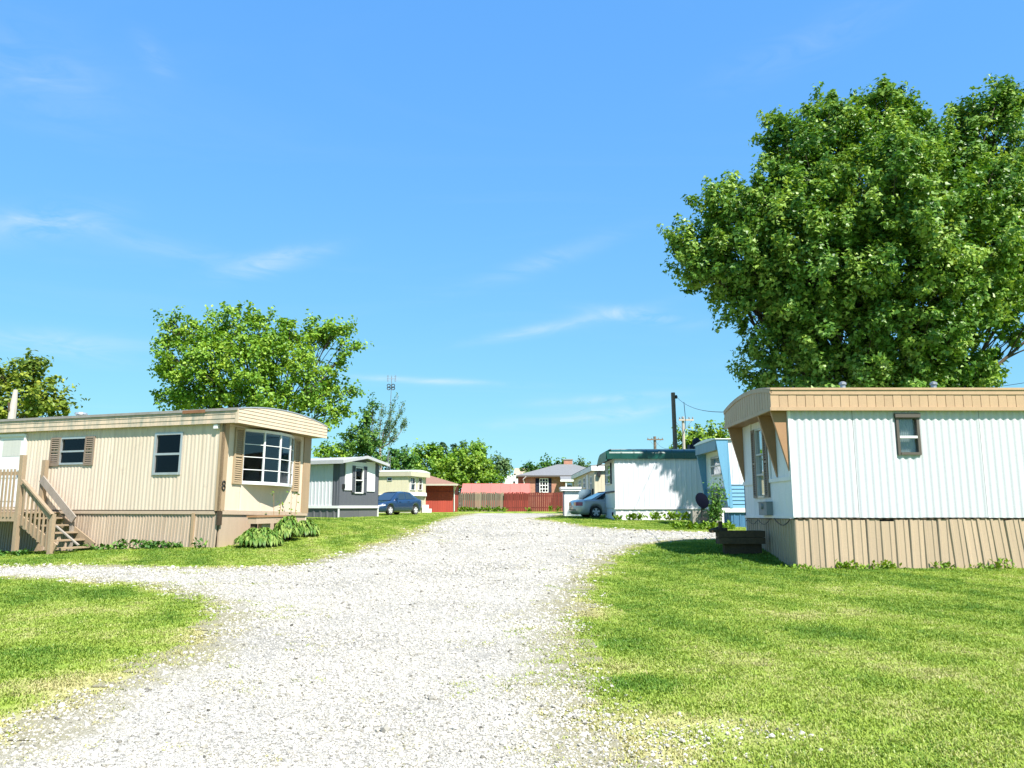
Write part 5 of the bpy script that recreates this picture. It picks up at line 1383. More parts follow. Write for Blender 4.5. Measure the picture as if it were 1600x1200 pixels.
def blue_home():
    Y = 31.0; p = at(1141, 818, Y); N0 = Vector((p.x, Y, gz(p.x, Y)))
    t = thing('mobile_home', 'light blue and white mobile home with slanted wings behind the satellite dish', 'mobile home', N0)
    L, W = 9.0, 3.5; KEEP_OUT.append((N0.x, N0.y, 0, 0, L, 0, W))
    A = Face(t, (0, 0), (1, 0), (0, -1)); E = Face(t, (0, 0), (0, 1), (-1, 0))
    zt = A.fp(1143, 686.5)[1]; zb = A.fp(1150, 793.5)[1]; zm = A.fp(1150, 757.5)[1]; zf0 = A.fp(1143, 703)[1]
    siding('siding_panel', t, A, 0.0, 1.5, zm, zt - .02, M['rib_white'], .25, .016, 'rib'); siding('siding_panel', t, A, 1.505, L, zm, zt - .02, M['rib_white'], .25, .016, 'rib')
    lap_strips('lap_siding', t, A, 0, L, zb, zm - .01, 6, M['blue_siding'], .012, .03)
    q = MB(); q.wbox(A, -.1, L, zm - .02, zm + .02, .0, .04); q.build('trim_strip', M['blue_grey'], t)
    q = MB(); q.wbox(A, -.35, L, zb - .17, zb - .003, -.02, .04); q.build('belt_rail', M['white_metal'], t)
    s = 0
    while s < L - .01: siding('skirt_panel', t, A, s + .004, s + .45, A.gz(s) - .1, zb - .17, M['blue_skirt'], .225, .02, 'rib', base=-.04); s += .45
    q = MB(); q.wbox(A, -.33, -.24, A.gz(0) - .1, zb - .172, -.03, .035); q.build('corner_post', M['white_metal'], t)
    we = (E.fp(1128, 730)[0], E.fp(1112, 730)[0], E.fp(1120, 743)[1], E.fp(1120, 713)[1])
    siding('end_wall', t, E, 0, W, zm - .1, zt, M['white_panel'], .6, .01, 'groove', [we]); window(t, E, we, M['alu'], rails=(.5,), fw=.06, proud=.05, g='glass_bright', curtain=M['curtain'], cz=(0, .2))
    siding('end_wall', t, E, 0, W, zb, zm - .11, M['blue_grey'], .3, .014, 'rib'); q = MB(); q.wbox(E, 0, W, zm - .13, zm - .06, .0, .04); q.build('trim_strip', M['blue_grey'], t)
    q = MB(); q.wbox(E, 0, W, zb - .17, zb - .003, -.0, .04); q.build('belt_rail', M['white_metal'], t)
    siding('skirt_panel', t, E, 0, W, lambda s: E.gz(s) - .1, zb - .165, M['blue_skirt'], .3, .02, 'rib', base=-.04)
    shell(t, A, E, L, W, zb, zt - .05, M['white_panel'], 1)
    eo = E.M.translation.x - at(1119.5, 690, Y).x
    ov = max(.45, min(.8, eo))
    def wing(y, th):
        q = MB(); P = E.pt; q.prism([Vector(P(y, zt, .22 - .22)), Vector(P(y, zt, ov)), Vector(P(y, zb + .05, .06)), Vector(P(y, zb + .05, -.0))], (0, th, 0)); return q
    wing(-.05, .06).build('slanted_wing', M['blue_siding'], t); wing(W - .05, .06).build('slanted_wing', M['blue_siding'], t)
    q = MB(); P = A.pt; q.hexa([P(.0, zb, .052), P(.12, zb, .052), P(.12, zb, .06), P(.0, zb, .06), P(0, zt, .052), P(.02, zt, .052), P(.02, zt, .06), P(0, zt, .06)]); q.build('wing_trim', M['blue_siding'], t)
    q = MB(); q.wbox(E, .02, W - .06, zf0, zt - .003, ov - .05, ov); q.build('fascia_board', M['blue_grey'], t)
    q = MB(); q.box(-ov + .05, -.005, .02, W - .06, zf0 + .05, zf0 + .07); q.build('soffit', M['cream_dim'], t)
    q = MB(); n = 12; poly = [(-ov - .03, -.09 + (W + .18) * k / n, zt + .03 + .09 * (1 - (2 * k / n - 1) ** 2)) for k in range(n + 1)] + [(-ov - .03, W + .09, zt), (-ov - .03, -.09, zt)]; q.prism(poly, (L + ov, 0, 0)); q.build('roof', M['white_metal'], t)
blue_home()

# ------------------------------------------------------------------ dish, ledge
def satellite_dish():
    Y = 29.0; c = at(1097, 782, Y); z0 = gz(c.x, Y); t = thing('satellite_dish', 'dark oval satellite dish on a short post beside the green shrub', 'satellite dish', (c.x, Y, z0))
    h = c.z - z0; q = MB(); q.tube([(0, .1, -.1), (0, .1, h - .05)], .03, 8); q.build('mast', M['black'], t)
    q = MB(); n, m = 20, 6; R_ = .30; V = [(0, 0, .06)]; F_ = []
    for j in range(1, m + 1):
        for k in range(n): a = 2 * math.pi * k / n; rr = j / m; V.append((R_ * .86 * rr * math.cos(a), R_ * rr * math.sin(a), .06 - .06 * rr * rr))
    for k in range(n): F_.append((0, 1 + k, 1 + (k + 1) % n))
    for j in range(m - 1):
        for k in range(n): a = 1 + j * n; F_.append((a + k, a + n + k, a + n + (k + 1) % n, a + (k + 1) % n))
    rot = Matrix.Rotation(R(28), 4, 'Z') @ Matrix.Rotation(R(-38), 4, 'Y') @ Matrix.Rotation(R(78), 4, 'X')
    W_ = [rot @ Vector(v) + Vector((0, 0, h)) for v in V]; W2 = [rot @ (Vector(v) + Vector((0, 0, .012))) + Vector((0, 0, h)) for v in V]; q.add(W_, F_); q.add(W2, F_); q.build('reflector', M['dish_dark'], t, smooth=True)
    q = MB(); a = Vector((0, .05, h)) ; b = rot @ Vector((0, -.34, -.30)) + Vector((0, 0, h)); q.tube([rot @ Vector((0, -.28, .0)) + Vector((0, 0, h)), b], .015, 6); q.bar(b, b + Vector((-.06, -.05, .02)), .06, .05); q.build('feed_arm', M['black'], t)
    q = MB(); q.box(-.13, .16, -.02, .18, .32, .42); q.build('bracket_box', M['black'], t)
satellite_dish()
def ledge():
    Y = 30.0; a = at(1082, 803, Y); b = at(1128, 803, Y); z0 = gz((a.x + b.x) / 2, Y); zt = at(1100, 798, Y).z - z0
    t = thing('retaining_ledge', 'mossy concrete block ledge behind the satellite dish', 'ledge', ((a.x + b.x) / 2, Y, z0)); hw = (b.x - a.x) / 2; n = 3
    for k in range(n):
        q = MB(); q.box(-hw + 2 * hw * k / n + .006, -hw + 2 * hw * (k + 1) / n - .006, .0, .35, -.1, zt + .01 * (k % 2)); q.build('block', M['concrete'], t)
ledge()

# ------------------------------------------------------------------ cars
def paint_car(name, col):
    m = simple(name, col, .32, .35, .5, coat=1.0); return m
M['car_blue'] = paint_car('car_blue', (.016, .045, .11)); M['car_silver'] = paint_car('car_silver', (.42, .435, .46))
M['tyre'] = simple('tyre', (.02, .02, .02), .85); M['rim'] = simple('rim', (.60, .60, .62), .3, .15); M['car_glass'] = simple('car_glass', (.02, .03, .035), .05, 0, .9, coat=1); M['lamp_red'] = simple('lamp_red', (.28, .015, .02), .2, coat=1); M['lamp_clear'] = simple('lamp_clear', (.75, .77, .8), .12, .3, coat=1); M['plastic'] = simple('plastic', (.03, .03, .032), .6)

def car(label, loc, heading, L, Wd, H, paintm, wb0, wb1, prof, gh, rw=.31, plate=False):
    """prof: (x fraction, hood or deck height); gh: belt and roof stations (xr_base, xr_top, xf_top, xf_base) as fractions from the tail"""
    t = thing('parked_car', label, 'car', loc, (0, 0, heading)); hw = Wd / 2
    xs = sorted(set([round(q, 4) for q in np.linspace(0, 1, 41)] + [round(w + d / L, 4) for w in (wb0, wb1) for d in np.linspace(-.37, .37, 11)]))
    px = [p[0] for p in prof]; pz = [p[1] for p in prof]
    def halfw(f):
        return hw * (1 - .34 * max(0, 1 - f / .10) ** 2.2 - .42 * max(0, (f - .86) / .14) ** 2.2)
    q = MB(); rings = []; nseg = 0
    for f in xs:
        x = f * L; zt = float(np.interp(f, px, pz)); zb = .19 + .16 * max(0, 1 - f / .05) ** 2 + .10 * max(0, (f - .95) / .05) ** 2; w = halfw(f); zb_side = zb
        for wf in (wb0, wb1):
            dx = abs(x - wf * L)
            if dx < rw + .055: zb_side = max(zb_side, rw + math.sqrt((rw + .055) ** 2 - dx ** 2) * 1.0)
        zb_side = min(zb_side, zt - .12); hgt = zt - zb_side; sq = 1.0
        half = [(0, zb), (w * .55, zb), (w * .90, zb_side), (w * .985, zb_side + hgt * .18), (w * 1.0, zb_side + hgt * .5), (w * .985, zb_side + hgt * .72), (w * .965, zt - .055), (w * .93, zt - .012), (w * .70, zt + .012), (0, zt + .03)]
        rings.append([(x, y, z) for y, z in half] + [(x, -y, z) for y, z in half[-2:0:-1]])
    n = len(rings[0]); V = [p for r in rings for p in r]; F_ = []
    for i in range(len(rings) - 1):
        for k in range(n): F_.append((i * n + k, i * n + (k + 1) % n, (i + 1) * n + (k + 1) % n, (i + 1) * n + k))
    F_ += [tuple(range(n)), tuple((len(rings) - 1) * n + k for k in range(n))]; q.add(V, F_); body = q.build('body', M[paintm], t, smooth=True)
    # cabin hull
    xb0, xt0, xt1, xb1 = [g * L for g in gh]; belt = lambda f: float(np.interp(f / L, px, pz))
    def ring_at(lv):   # lv 0 belt .. 1 roof
        e = 1 - (1 - lv) ** 1.25
        a = xb0 + (xt0 - xb0) * lv; b = xb1 + (xt1 - xb1) * lv; w = hw * (.93 - .22 * e)
        pts = []
        for s in np.linspace(0, 1, 15):
            x = a + (b - a) * s; zz = belt(x) + .0 + (H - .0 - .05 * (abs(s - .5) * 2) ** 2.2 - belt(x)) * lv
            pts.append((x, w * (1 - .10 * max(0, abs(s - .5) * 2 - .72) / .28), zz - (.03 if lv == 0 else 0)))
        return pts
    lv = [0, .25, .5, .75, .92, 1.0]; RR = [ring_at(v) for v in lv]; q = MB()
    for sg in (1, -1):
        for j in range(len(lv) - 1):
            for i in range(14):
                a, b, c, d = RR[j][i], RR[j][i + 1], RR[j + 1][i + 1], RR[j + 1][i]; q.poly(*[(p[0], sg * p[1], p[2]) for p in (a, b, c, d)])
    for j in range(len(lv) - 1):
        for i in (0, 14):
            a, d = RR[j][i], RR[j + 1][i]; q.poly((a[0], -a[1], a[2]), (a[0], a[1], a[2]), (d[0], d[1], d[2]), (d[0], -d[1], d[2]))
    top = RR[-1]
    for i in range(14):
        a, b = top[i], top[i + 1]; ca, cb = a[2] + .035, b[2] + .035
        q.poly((a[0], a[1], a[2]), (b[0], b[1], b[2]), (b[0], b[1] * .6, cb), (a[0], a[1] * .6, ca)); q.poly((a[0], a[1] * .6, ca), (b[0], b[1] * .6, cb), (b[0], -b[1] * .6, cb), (a[0], -a[1] * .6, ca)); q.poly((a[0], -a[1] * .6, ca), (b[0], -b[1] * .6, cb), (b[0], -b[1], b[2]), (a[0], -a[1], a[2]))
    q.build('roof', M[paintm], t, smooth=True)
    def S(s, v, off=.006):        # point on the cabin side
        a = xb0 + (xt0 - xb0) * v; b = xb1 + (xt1 - xb1) * v; x = a + (b - a) * s; e = 1 - (1 - v) ** 1.25; w = hw * (.93 - .22 * e) * (1 - .10 * max(0, abs(s - .5) * 2 - .72) / .28) + off
        return x, w, belt(x) + (H - .05 * (abs(s - .5) * 2) ** 2.2 - belt(x)) * v
    for sg in (1, -1):
        for nm, s0, s1 in (('side_window', .06, .22), ('side_window', .245, .50), ('side_window', .535, .90)):
            q = MB(); ns = 4
            for i in range(ns):
                for j in range(3):
                    v = [.10 + .72 * j / 3, .10 + .72 * (j + 1) / 3]; ss = [s0 + (s1 - s0) * i / ns, s0 + (s1 - s0) * (i + 1) / ns]
                    P = [S(ss[0], v[0]), S(ss[1], v[0]), S(ss[1], v[1]), S(ss[0], v[1])]; q.poly(*[(p[0], sg * p[1], p[2]) for p in P])
            q.build(nm, M['car_glass'], t, smooth=True, fix=False)
    for nm, si, dx in (('windshield', 1, .012), ('rear_window', 0, -.012)):
        q = MB(); nv = 4
        for j in range(nv):
            v0, v1 = .06 + .84 * j / nv, .06 + .84 * (j + 1) / nv; a = S(si, v0, -.07); b = S(si, v1, -.07)
            q.poly((a[0] + dx, -a[1], a[2] + .01), (a[0] + dx, a[1], a[2] + .01), (b[0] + dx, b[1], b[2] + .01), (b[0] + dx, -b[1], b[2] + .01))
        q.build(nm, M['car_glass'], t, smooth=True, fix=False)
    # wheels
    for wf in (wb0, wb1):
        for sg in (1, -1):
            c = (wf * L, sg * (hw - .12), rw)
            q = MB(); q.lathe([(rw * .62, -.1), (rw * .94, -.1), (rw, -.06), (rw, .06), (rw * .94, .1), (rw * .62, .1)], c, 28, 'y'); w = q.build('wheel', M['tyre'], t, smooth=False)
            q = MB(); yo = sg * .098; q.lathe([(rw * .66, yo - .004 * sg), (rw * .64, yo + .012 * sg), (rw * .58, yo - .02 * sg), (rw * .52, yo - .03 * sg)], c, 28, 'y')
            for k in range(5):
                a = 2 * math.pi * k / 5 + .3; d = Vector((math.cos(a), 0, math.sin(a))); cc = Vector(c) + Vector((0, yo, 0)); q.bar(cc + d * .02, cc + d * rw * .62, .10, .03, up=(0, 1, 0))
            q.lathe([(.05, yo - .02 * sg), (.05, yo + .012 * sg), (.02, yo + .02 * sg)], c, 12, 'y'); q.build('rim', M['rim'], w)
            q = MB(); q.lathe([(rw * .6, yo - .05 * sg), (rw * .6, yo - .035 * sg)], c, 20, 'y'); q.build('brake_disc', M['plastic'], w)
    # inner wheel housings
    q = MB(); q.box(.12 * L, .9 * L, -hw * .62, hw * .62, .2, .55); q.build('underbody', M['plastic'], t)
    for sg in (1, -1):
        zb_ = float(np.interp(.02, px, pz)); zf_ = float(np.interp(.95, px, pz))
        q = MB(); a = halfw(.0); b = halfw(.06)
        for i in range(4):
            f0, f1 = .0 + .06 * i / 4, .0 + .06 * (i + 1) / 4
            for z0, z1 in ((zb_ - .26, zb_ - .17), (zb_ - .17, zb_ - .07)): q.poly((f0 * L - .006, sg * (halfw(f0) + .004), z0), (f1 * L, sg * (halfw(f1) + .004), z0), (f1 * L, sg * (halfw(f1) * .985 + .004), z1), (f0 * L - .006, sg * (halfw(f0) * .98 + .004), z1))
        q.hexa([(-.012, sg * a * .45, zb_ - .25), (.01, sg * a * .45, zb_ - .25), (.01, sg * a, zb_ - .25), (-.012, sg * a, zb_ - .25), (-.012, sg * a * .45, zb_ - .08), (.01, sg * a * .45, zb_ - .08), (.01, sg * a * .98, zb_ - .08), (-.012, sg * a * .98, zb_ - .08)])
        q.build('taillight', M['lamp_red'], t, fix=False)
        q = MB()
        for i in range(5):
            f0, f1 = .905 + .085 * i / 5, .905 + .085 * (i + 1) / 5; z0, z1 = zf_ - .17, zf_ - .055
            q.poly((f0 * L, sg * (halfw(f0) + .006), z0 + .05 * (1 - i / 5)), (f1 * L, sg * (halfw(f1) + .006), z0 + .05 * (1 - (i + 1) / 5)), (f1 * L, sg * (halfw(f1) * .97 + .006), z1 - .01 * i), (f0 * L, sg * (halfw(f0) * .97 + .006), z1 - .01 * i))
        q.hexa([(.985 * L, sg * halfw(.99) * .55, zf_ - .19), (1.004 * L, sg * halfw(.99) * .55, zf_ - .19), (1.004 * L, sg * halfw(1), zf_ - .19), (.985 * L, sg * halfw(1), zf_ - .19), (.985 * L, sg * halfw(.99) * .55, zf_ - .08), (1.002 * L, sg * halfw(.99) * .55, zf_ - .08), (1.002 * L, sg * halfw(1), zf_ - .07), (.985 * L, sg * halfw(1), zf_ - .07)])
        q.build('headlight', M['lamp_clear'], t, fix=False)
        a = S(.86, .12); q = MB(); q.hexa([(a[0] - .02, sg * (a[1] + .02), a[2]), (a[0] + .09, sg * (a[1] + .02), a[2] - .02), (a[0] + .09, sg * (a[1] + .20), a[2] - .02), (a[0] - .02, sg * (a[1] + .20), a[2]), (a[0] - .02, sg * (a[1] + .02), a[2] + .13), (a[0] + .06, sg * (a[1] + .02), a[2] + .11), (a[0] + .06, sg * (a[1] + .18), a[2] + .11), (a[0] - .02, sg * (a[1] + .18), a[2] + .13)]); q.build('mirror', M[paintm], t)
        for f in (.36, .56):
            z = belt(f * L) - .12; q = MB(); q.box(f * L, f * L + .17, sg * hw * .98 - .01, sg * hw * .98 + .028 * sg if sg > 0 else sg * hw * .98 + .01, z, z + .03) if sg > 0 else q.box(f * L, f * L + .17, -hw * .98 - .028, -hw * .98 + .01, z, z + .03); q.build('door_handle', M[paintm], t)
    q = MB(); q.box(L * .985, L + .008, -hw * .42, hw * .42, .26, .42); q.box(L * .99, L + .006, -hw * .30, hw * .30, .55, .62); q.build('grille', M['plastic'], t)
    q = MB(); q.box(-.016, .02, -hw * .6, hw * .6, .40, .46); q.build('bumper_strip', M['plastic'], t)
    return t

def parked_cars():
    # blue sedan, nose towards the grey home and the camera
    Lb = 4.37; hd = math.atan2(-.866, -.50); d = Vector((math.cos(hd), math.sin(hd), 0))
    # the wheel on the camera side, front: px 608; rear: px 647
    nrm = Vector((-d.y, d.x, 0)); nrm = nrm if nrm.y < 0 else -nrm
    Yf = 50.0; wf = at(608, 803, Yf); wf.z = 0
    tail = wf - d * (.80 * Lb) - nrm * .75
    mid = tail + d * Lb / 2; mid_z = gz(mid.x, mid.y)
    slope = (gz((tail + d * Lb).x, (tail + d * Lb).y) - gz(tail.x, tail.y)) / Lb
    car('blue sedan parked nose-first against the grey mobile home', (tail.x, tail.y, gz(tail.x, tail.y)), hd, Lb, 1.72, 1.46, 'car_blue', .20, .795,
        [(0, .86), (.02, .96), (.10, 1.01), (.25, .97), (.5, .93), (.70, .90), (.74, .90), (.88, .80), (.96, .70), (1, .56)], (.10, .26, .56, .76), .30)
    Ls = 4.75; hd = R(14); d = Vector((math.cos(hd), math.sin(hd), 0)); nrm = Vector((d.y, -d.x, 0)); Yw = 42.5
    wr = at(930, 803, Yw); wr.z = 0; tail = wr - d * (.215 * Ls) - nrm * .72
    car('silver sedan with dark alloy wheel parked tail-out beside the green-roofed white home', (tail.x, tail.y, gz(tail.x, tail.y)), hd, Ls, 1.78, 1.40, 'car_silver', .215, .80,
        [(0, .80), (.015, .90), (.06, .95), (.20, .95), (.5, .91), (.72, .88), (.86, .80), (.96, .70), (1, .54)], (.17, .34, .58, .76), .315)
parked_cars()

# ------------------------------------------------------------------ poles, wires, antenna
def utility_pole(label, px, pytop, Y, r0, lean=0.0, arm=None, arm_z=.0, m='pole_wood', group=None, extras=()):
    tp = at(px, pytop, Y); z0 = gz(tp.x, Y); h = tp.z - z0; bx = tp.x + lean * h
    t = thing('utility_pole', label, 'utility pole', (bx, Y, z0)); q = MB(); q.tube([(0, 0, -.3), (-lean * h * .5, 0, h * .5), (-lean * h, 0, h)], [r0 * 1.25, r0 * 1.1, r0], 10); q.build('pole', M[m], t, smooth=False)
    if arm:
        za = at(px, arm_z, Y).z - z0; a = at(arm[0], arm_z, Y).x - bx; b = at(arm[1], arm_z, Y).x - bx
        q = MB(); q.box(a, b, -r0 - .1, -r0 - .005, za - .07, za + .07); ca = q.build('crossarm', M['pole_pale' if m == 'pole_pale' else 'pole_wood'], t)
        for f in (.06, .30, .70, .94):
            q = MB(); q.lathe([(.03, 0), (.06, .06), (.05, .14), (.02, .18)], (a + (b - a) * f, -r0 - .05, za + .07), 8); q.build('insulator', M['meter_grey'], ca)
        for sg in (-1, 1):
            q = MB(); q.bar((sg * .05 - lean * h, -r0 - .08, za - .8), (sg * .65 - lean * h, -r0 - .05, za - .07), .03, .03); q.build('brace', M['steel'], t)
    return t, bx, z0, h
p1, bx1, z1, h1 = utility_pole('tall dark bare timber pole leaning behind the green roofed home', 1051.5, 613.5, 46, .12, .012)
q = MB(); q.lathe([(.06, 0), (.09, .1), (.05, .2)], (.18 - .012 * h1, 0, h1 - .35), 8); q.build('insulator', M['black'], p1)
q = MB(); q.tube([(.62 - .012 * h1, 0, h1 - .55), (.60, 0, h1 - 1.6), (.55, 0, h1 - 2.1), (.40, 0, h1 - 2.5), (.1, 0, h1 - 2.65)], .018, 5); q.build('drip_loop', M['black'], p1)
utility_pole('pale timber pole with crossarm standing right of the dark leaning pole', 1067, 651, 62, .11, 0, (1060, 1083), 656.5, 'pole_pale')
utility_pole('short distant pole with level crossarm over the green roof', 1023, 682, 92, .16, 0, (1010.5, 1036), 687)
def stump_pole():
    Y = 27.0; tp = at(24.5, 609, Y); z0 = gz(tp.x, Y); h = tp.z - z0; t = thing('broken_pole', 'pale weathered broken pole rising behind the tan home roof at the far left', 'pole', (tp.x - .06, Y, z0))
    r = random.Random(2); q = MB(); pts = [(-.15 + .21 * k / 8 + r.uniform(-.01, .01), 0, -.3 + (h + .3) * k / 8) for k in range(9)]; q.tube(pts, [.15, .15, .145, .14, .14, .13, .13, .12, .07], 9); q.build('shaft', M['pole_pale'], t)
    q = MB(); q.bar((-.02, -.13, h - .75), (-.06, -.12, h - .45), .05, .04); q.build('split_stub', M['wood_dark'], t)
stump_pole()

def wire(label, a, b, sag, r=.014):
    q = MB(); a = Vector(a); b = Vector(b); n = 14; o = a.lerp(b, .5); q.tube([a.lerp(b, k / n) - Vector((0, 0, sag * 4 * (k / n) * (1 - k / n))) - o for k in range(n + 1)], r, 5)
    w = q.build('overhead_wire', M['black'], None); w.location = o; return tag(w, label, 'wire', None)
top1 = Vector((bx1 - .012 * h1 + .2, 46, z1 + h1 - .25)); rt = WHITE_E.M @ Vector(WHITE_E.pt(3.0, WHITE_E.fp(1138, 646, .36)[1] + .05, .3))
wire('black service wire sagging from the dark leaning pole to the white home roof', top1, rt, .25, .010)
wire('thin faint wire running from the short distant pole up to the leaning pole', at(1024, 688, 92), (bx1 - .1, 46, z1 + h1 - 3.2), .4, .012)
wire('thin wire crossing the sky at the far right edge above the white home roof', at(1480, 612, 60), at(1700, 579, 55), .2, .02)

def antenna():
    Y = 64.0; P = lambda px, py: at(px, py, Y); b = P(605.5, 735); z0 = gz(b.x, Y); top = P(612, 588); h = top.z - z0; dx = top.x - b.x
    t = thing('television_antenna', 'tall thin rooftop television antenna mast with two paired black rings', 'antenna', (b.x, Y, z0))
    X = lambda z: dx * z / h
    q = MB(); q.tube([(X(-.1), 0, -.1), (dx, 0, h)], .028, 6)
    for s in (-.22, .22): q.tube([(s, .1, -.1), (s * .5 + X(h * .42), .1, h * .42)], .02, 5)
    k = 0; z = .2
    while z < h * .42: q.tube([(-.2 + X(z) * .6, .1, z), (.2 + X(z) * .6, .1, z + .3)], .01, 4); z += .45
    q.build('mast', M['steel'], t)
    for px in (607.5, 614.5):
        for py in (602.6, 607.0):
            c = P(px, py); q = MB(); q.tube([(c.x - b.x + .125 * math.cos(a), -.05, c.z - z0 + .115 * math.sin(a)) for a in [2 * math.pi * i / 14 for i in range(14)]], .035, 5, closed=True); q.build('ring', M['black'], t)
    z = P(612, 606).z - z0; q = MB(); q.tube([(X(z) - .3, -.05, z), (X(z) + .3, -.05, z)], .02, 5); q.build('ring_arm', M['black'], t)
    q = MB(); zt = P(612, 590).z - z0
    q.tube([(X(zt) - .36, 0, zt - .1), (X(zt) + .36, 0, zt - .1)], .014, 4)
    for xx in (-.34, -.28, .0, .28, .34):
        q.tube([(X(zt) + xx, 0, zt - .35), (X(zt) + xx, 0, zt + .22)], .012, 4)
    for zz in (-.28, -.1, .1): 
        for xx in (-.31, .31): q.tube([(X(zt) + xx - .08, 0, zt + zz), (X(zt) + xx + .08, 0, zt + zz)], .012, 4)
    q.build('dipole_frame', M['steel'], t)
antenna()

def street_lamp():
    Y = 98.0; p = at(725.5, 750, Y); z0 = gz(p.x, Y); h = p.z - z0; t = thing('street_lamp', 'small pale curved street lamp in front of the far trees above the pink roof', 'street lamp', (p.x, Y, z0))
    q = MB(); q.tube([(0, 0, 0), (0, 0, h - .3), (.1, 0, h + .05), (.5, 0, h + .2), (.9, 0, h + .18)], [.09, .08, .07, .06, .06], 7); q.build('post', M['white_metal'], t)
    q = MB(); q.lathe([(.05, .1), (.22, 0), (.2, -.12), (.05, -.16)], (1.0, 0, h + .12), 10); q.build('lamp_head', M['white_metal'], t)
street_lamp()
# ------------------------------------------------------------------ trees and plants
LEAF_SHAPES = {   # outline in the leaf plane (x along the leaf), height, faces
    'maple': ([(0, 0, 0), (.25, .42, .05), (.45, .20, .0), (1, 0, -.12), (.45, -.20, .0), (.25, -.42, .05), (-.05, .30, .06), (-.05, -.30, .06)], [(0, 6, 1, 2), (0, 2, 3, 4), (0, 4, 5, 7)]),
    'oval': ([(0, 0, 0), (.45, .26, .06), (1, 0, -.10), (.45, -.26, .06)], [(0, 1, 2), (0, 2, 3)]),
    'spray': ([(0, 0, 0), (.35, .34, .06), (.75, .24, .0), (1, 0, -.12), (.75, -.24, .0), (.35, -.34, .06)], [(0, 1, 2, 3), (0, 3, 4, 5)]),
}
def leaf_mesh(name, C, Nrm, size, tone, shape, m, parent, rng, roll=None, axis=None):
    """one mesh of many separate leaves: centre, facing, size and tone per leaf"""
    T, Fc = LEAF_SHAPES[shape]; T = np.array(T); n = len(C); k = len(T)
    Nrm = Nrm / (np.linalg.norm(Nrm, axis=1, keepdims=True) + 1e-9)
    a = rng.normal(size=(n, 3)) if axis is None else axis + rng.normal(size=(n, 3)) * .35
    a = a - Nrm * (a * Nrm).sum(1, keepdims=True); a /= (np.linalg.norm(a, axis=1, keepdims=True) + 1e-9); b = np.cross(Nrm, a)
    V = C[:, None, :] + size[:, None, None] * (T[None, :, 0:1] * a[:, None, :] + T[None, :, 1:2] * b[:, None, :] + T[None, :, 2:3] * Nrm[:, None, :])
    me = bpy.data.meshes.new(name); me.vertices.add(n * k); me.vertices.foreach_set('co', V.astype(np.float32).ravel())
    li = []; ls = []; p = 0
    for f in Fc: ls.append(p); li += list(f); p += len(f)
    li = np.array(li); ls = np.array(ls)
    LI = (li[None, :] + (np.arange(n) * k)[:, None]).ravel(); LS = (ls[None, :] + (np.arange(n) * p)[:, None]).ravel()
    me.loops.add(len(LI)); me.loops.foreach_set('vertex_index', LI.astype(np.int32))
    me.polygons.add(len(LS)); me.polygons.foreach_set('loop_start', LS.astype(np.int32)); me.update(calc_edges=True)
    at_ = me.attributes.new('tone', 'FLOAT', 'POINT'); at_.data.foreach_set('value', np.repeat(np.clip(tone, 0, 1), k).astype(np.float32))
    return link(name, me, m, parent)

def curve(a, b, bend, n=6, r=None):
    a, b = np.array(a, float), np.array(b, float); t = np.linspace(0, 1, n)[:, None]; mid = np.array(bend)
    return a * (1 - t) + b * t + mid * (4 * t * (1 - t))

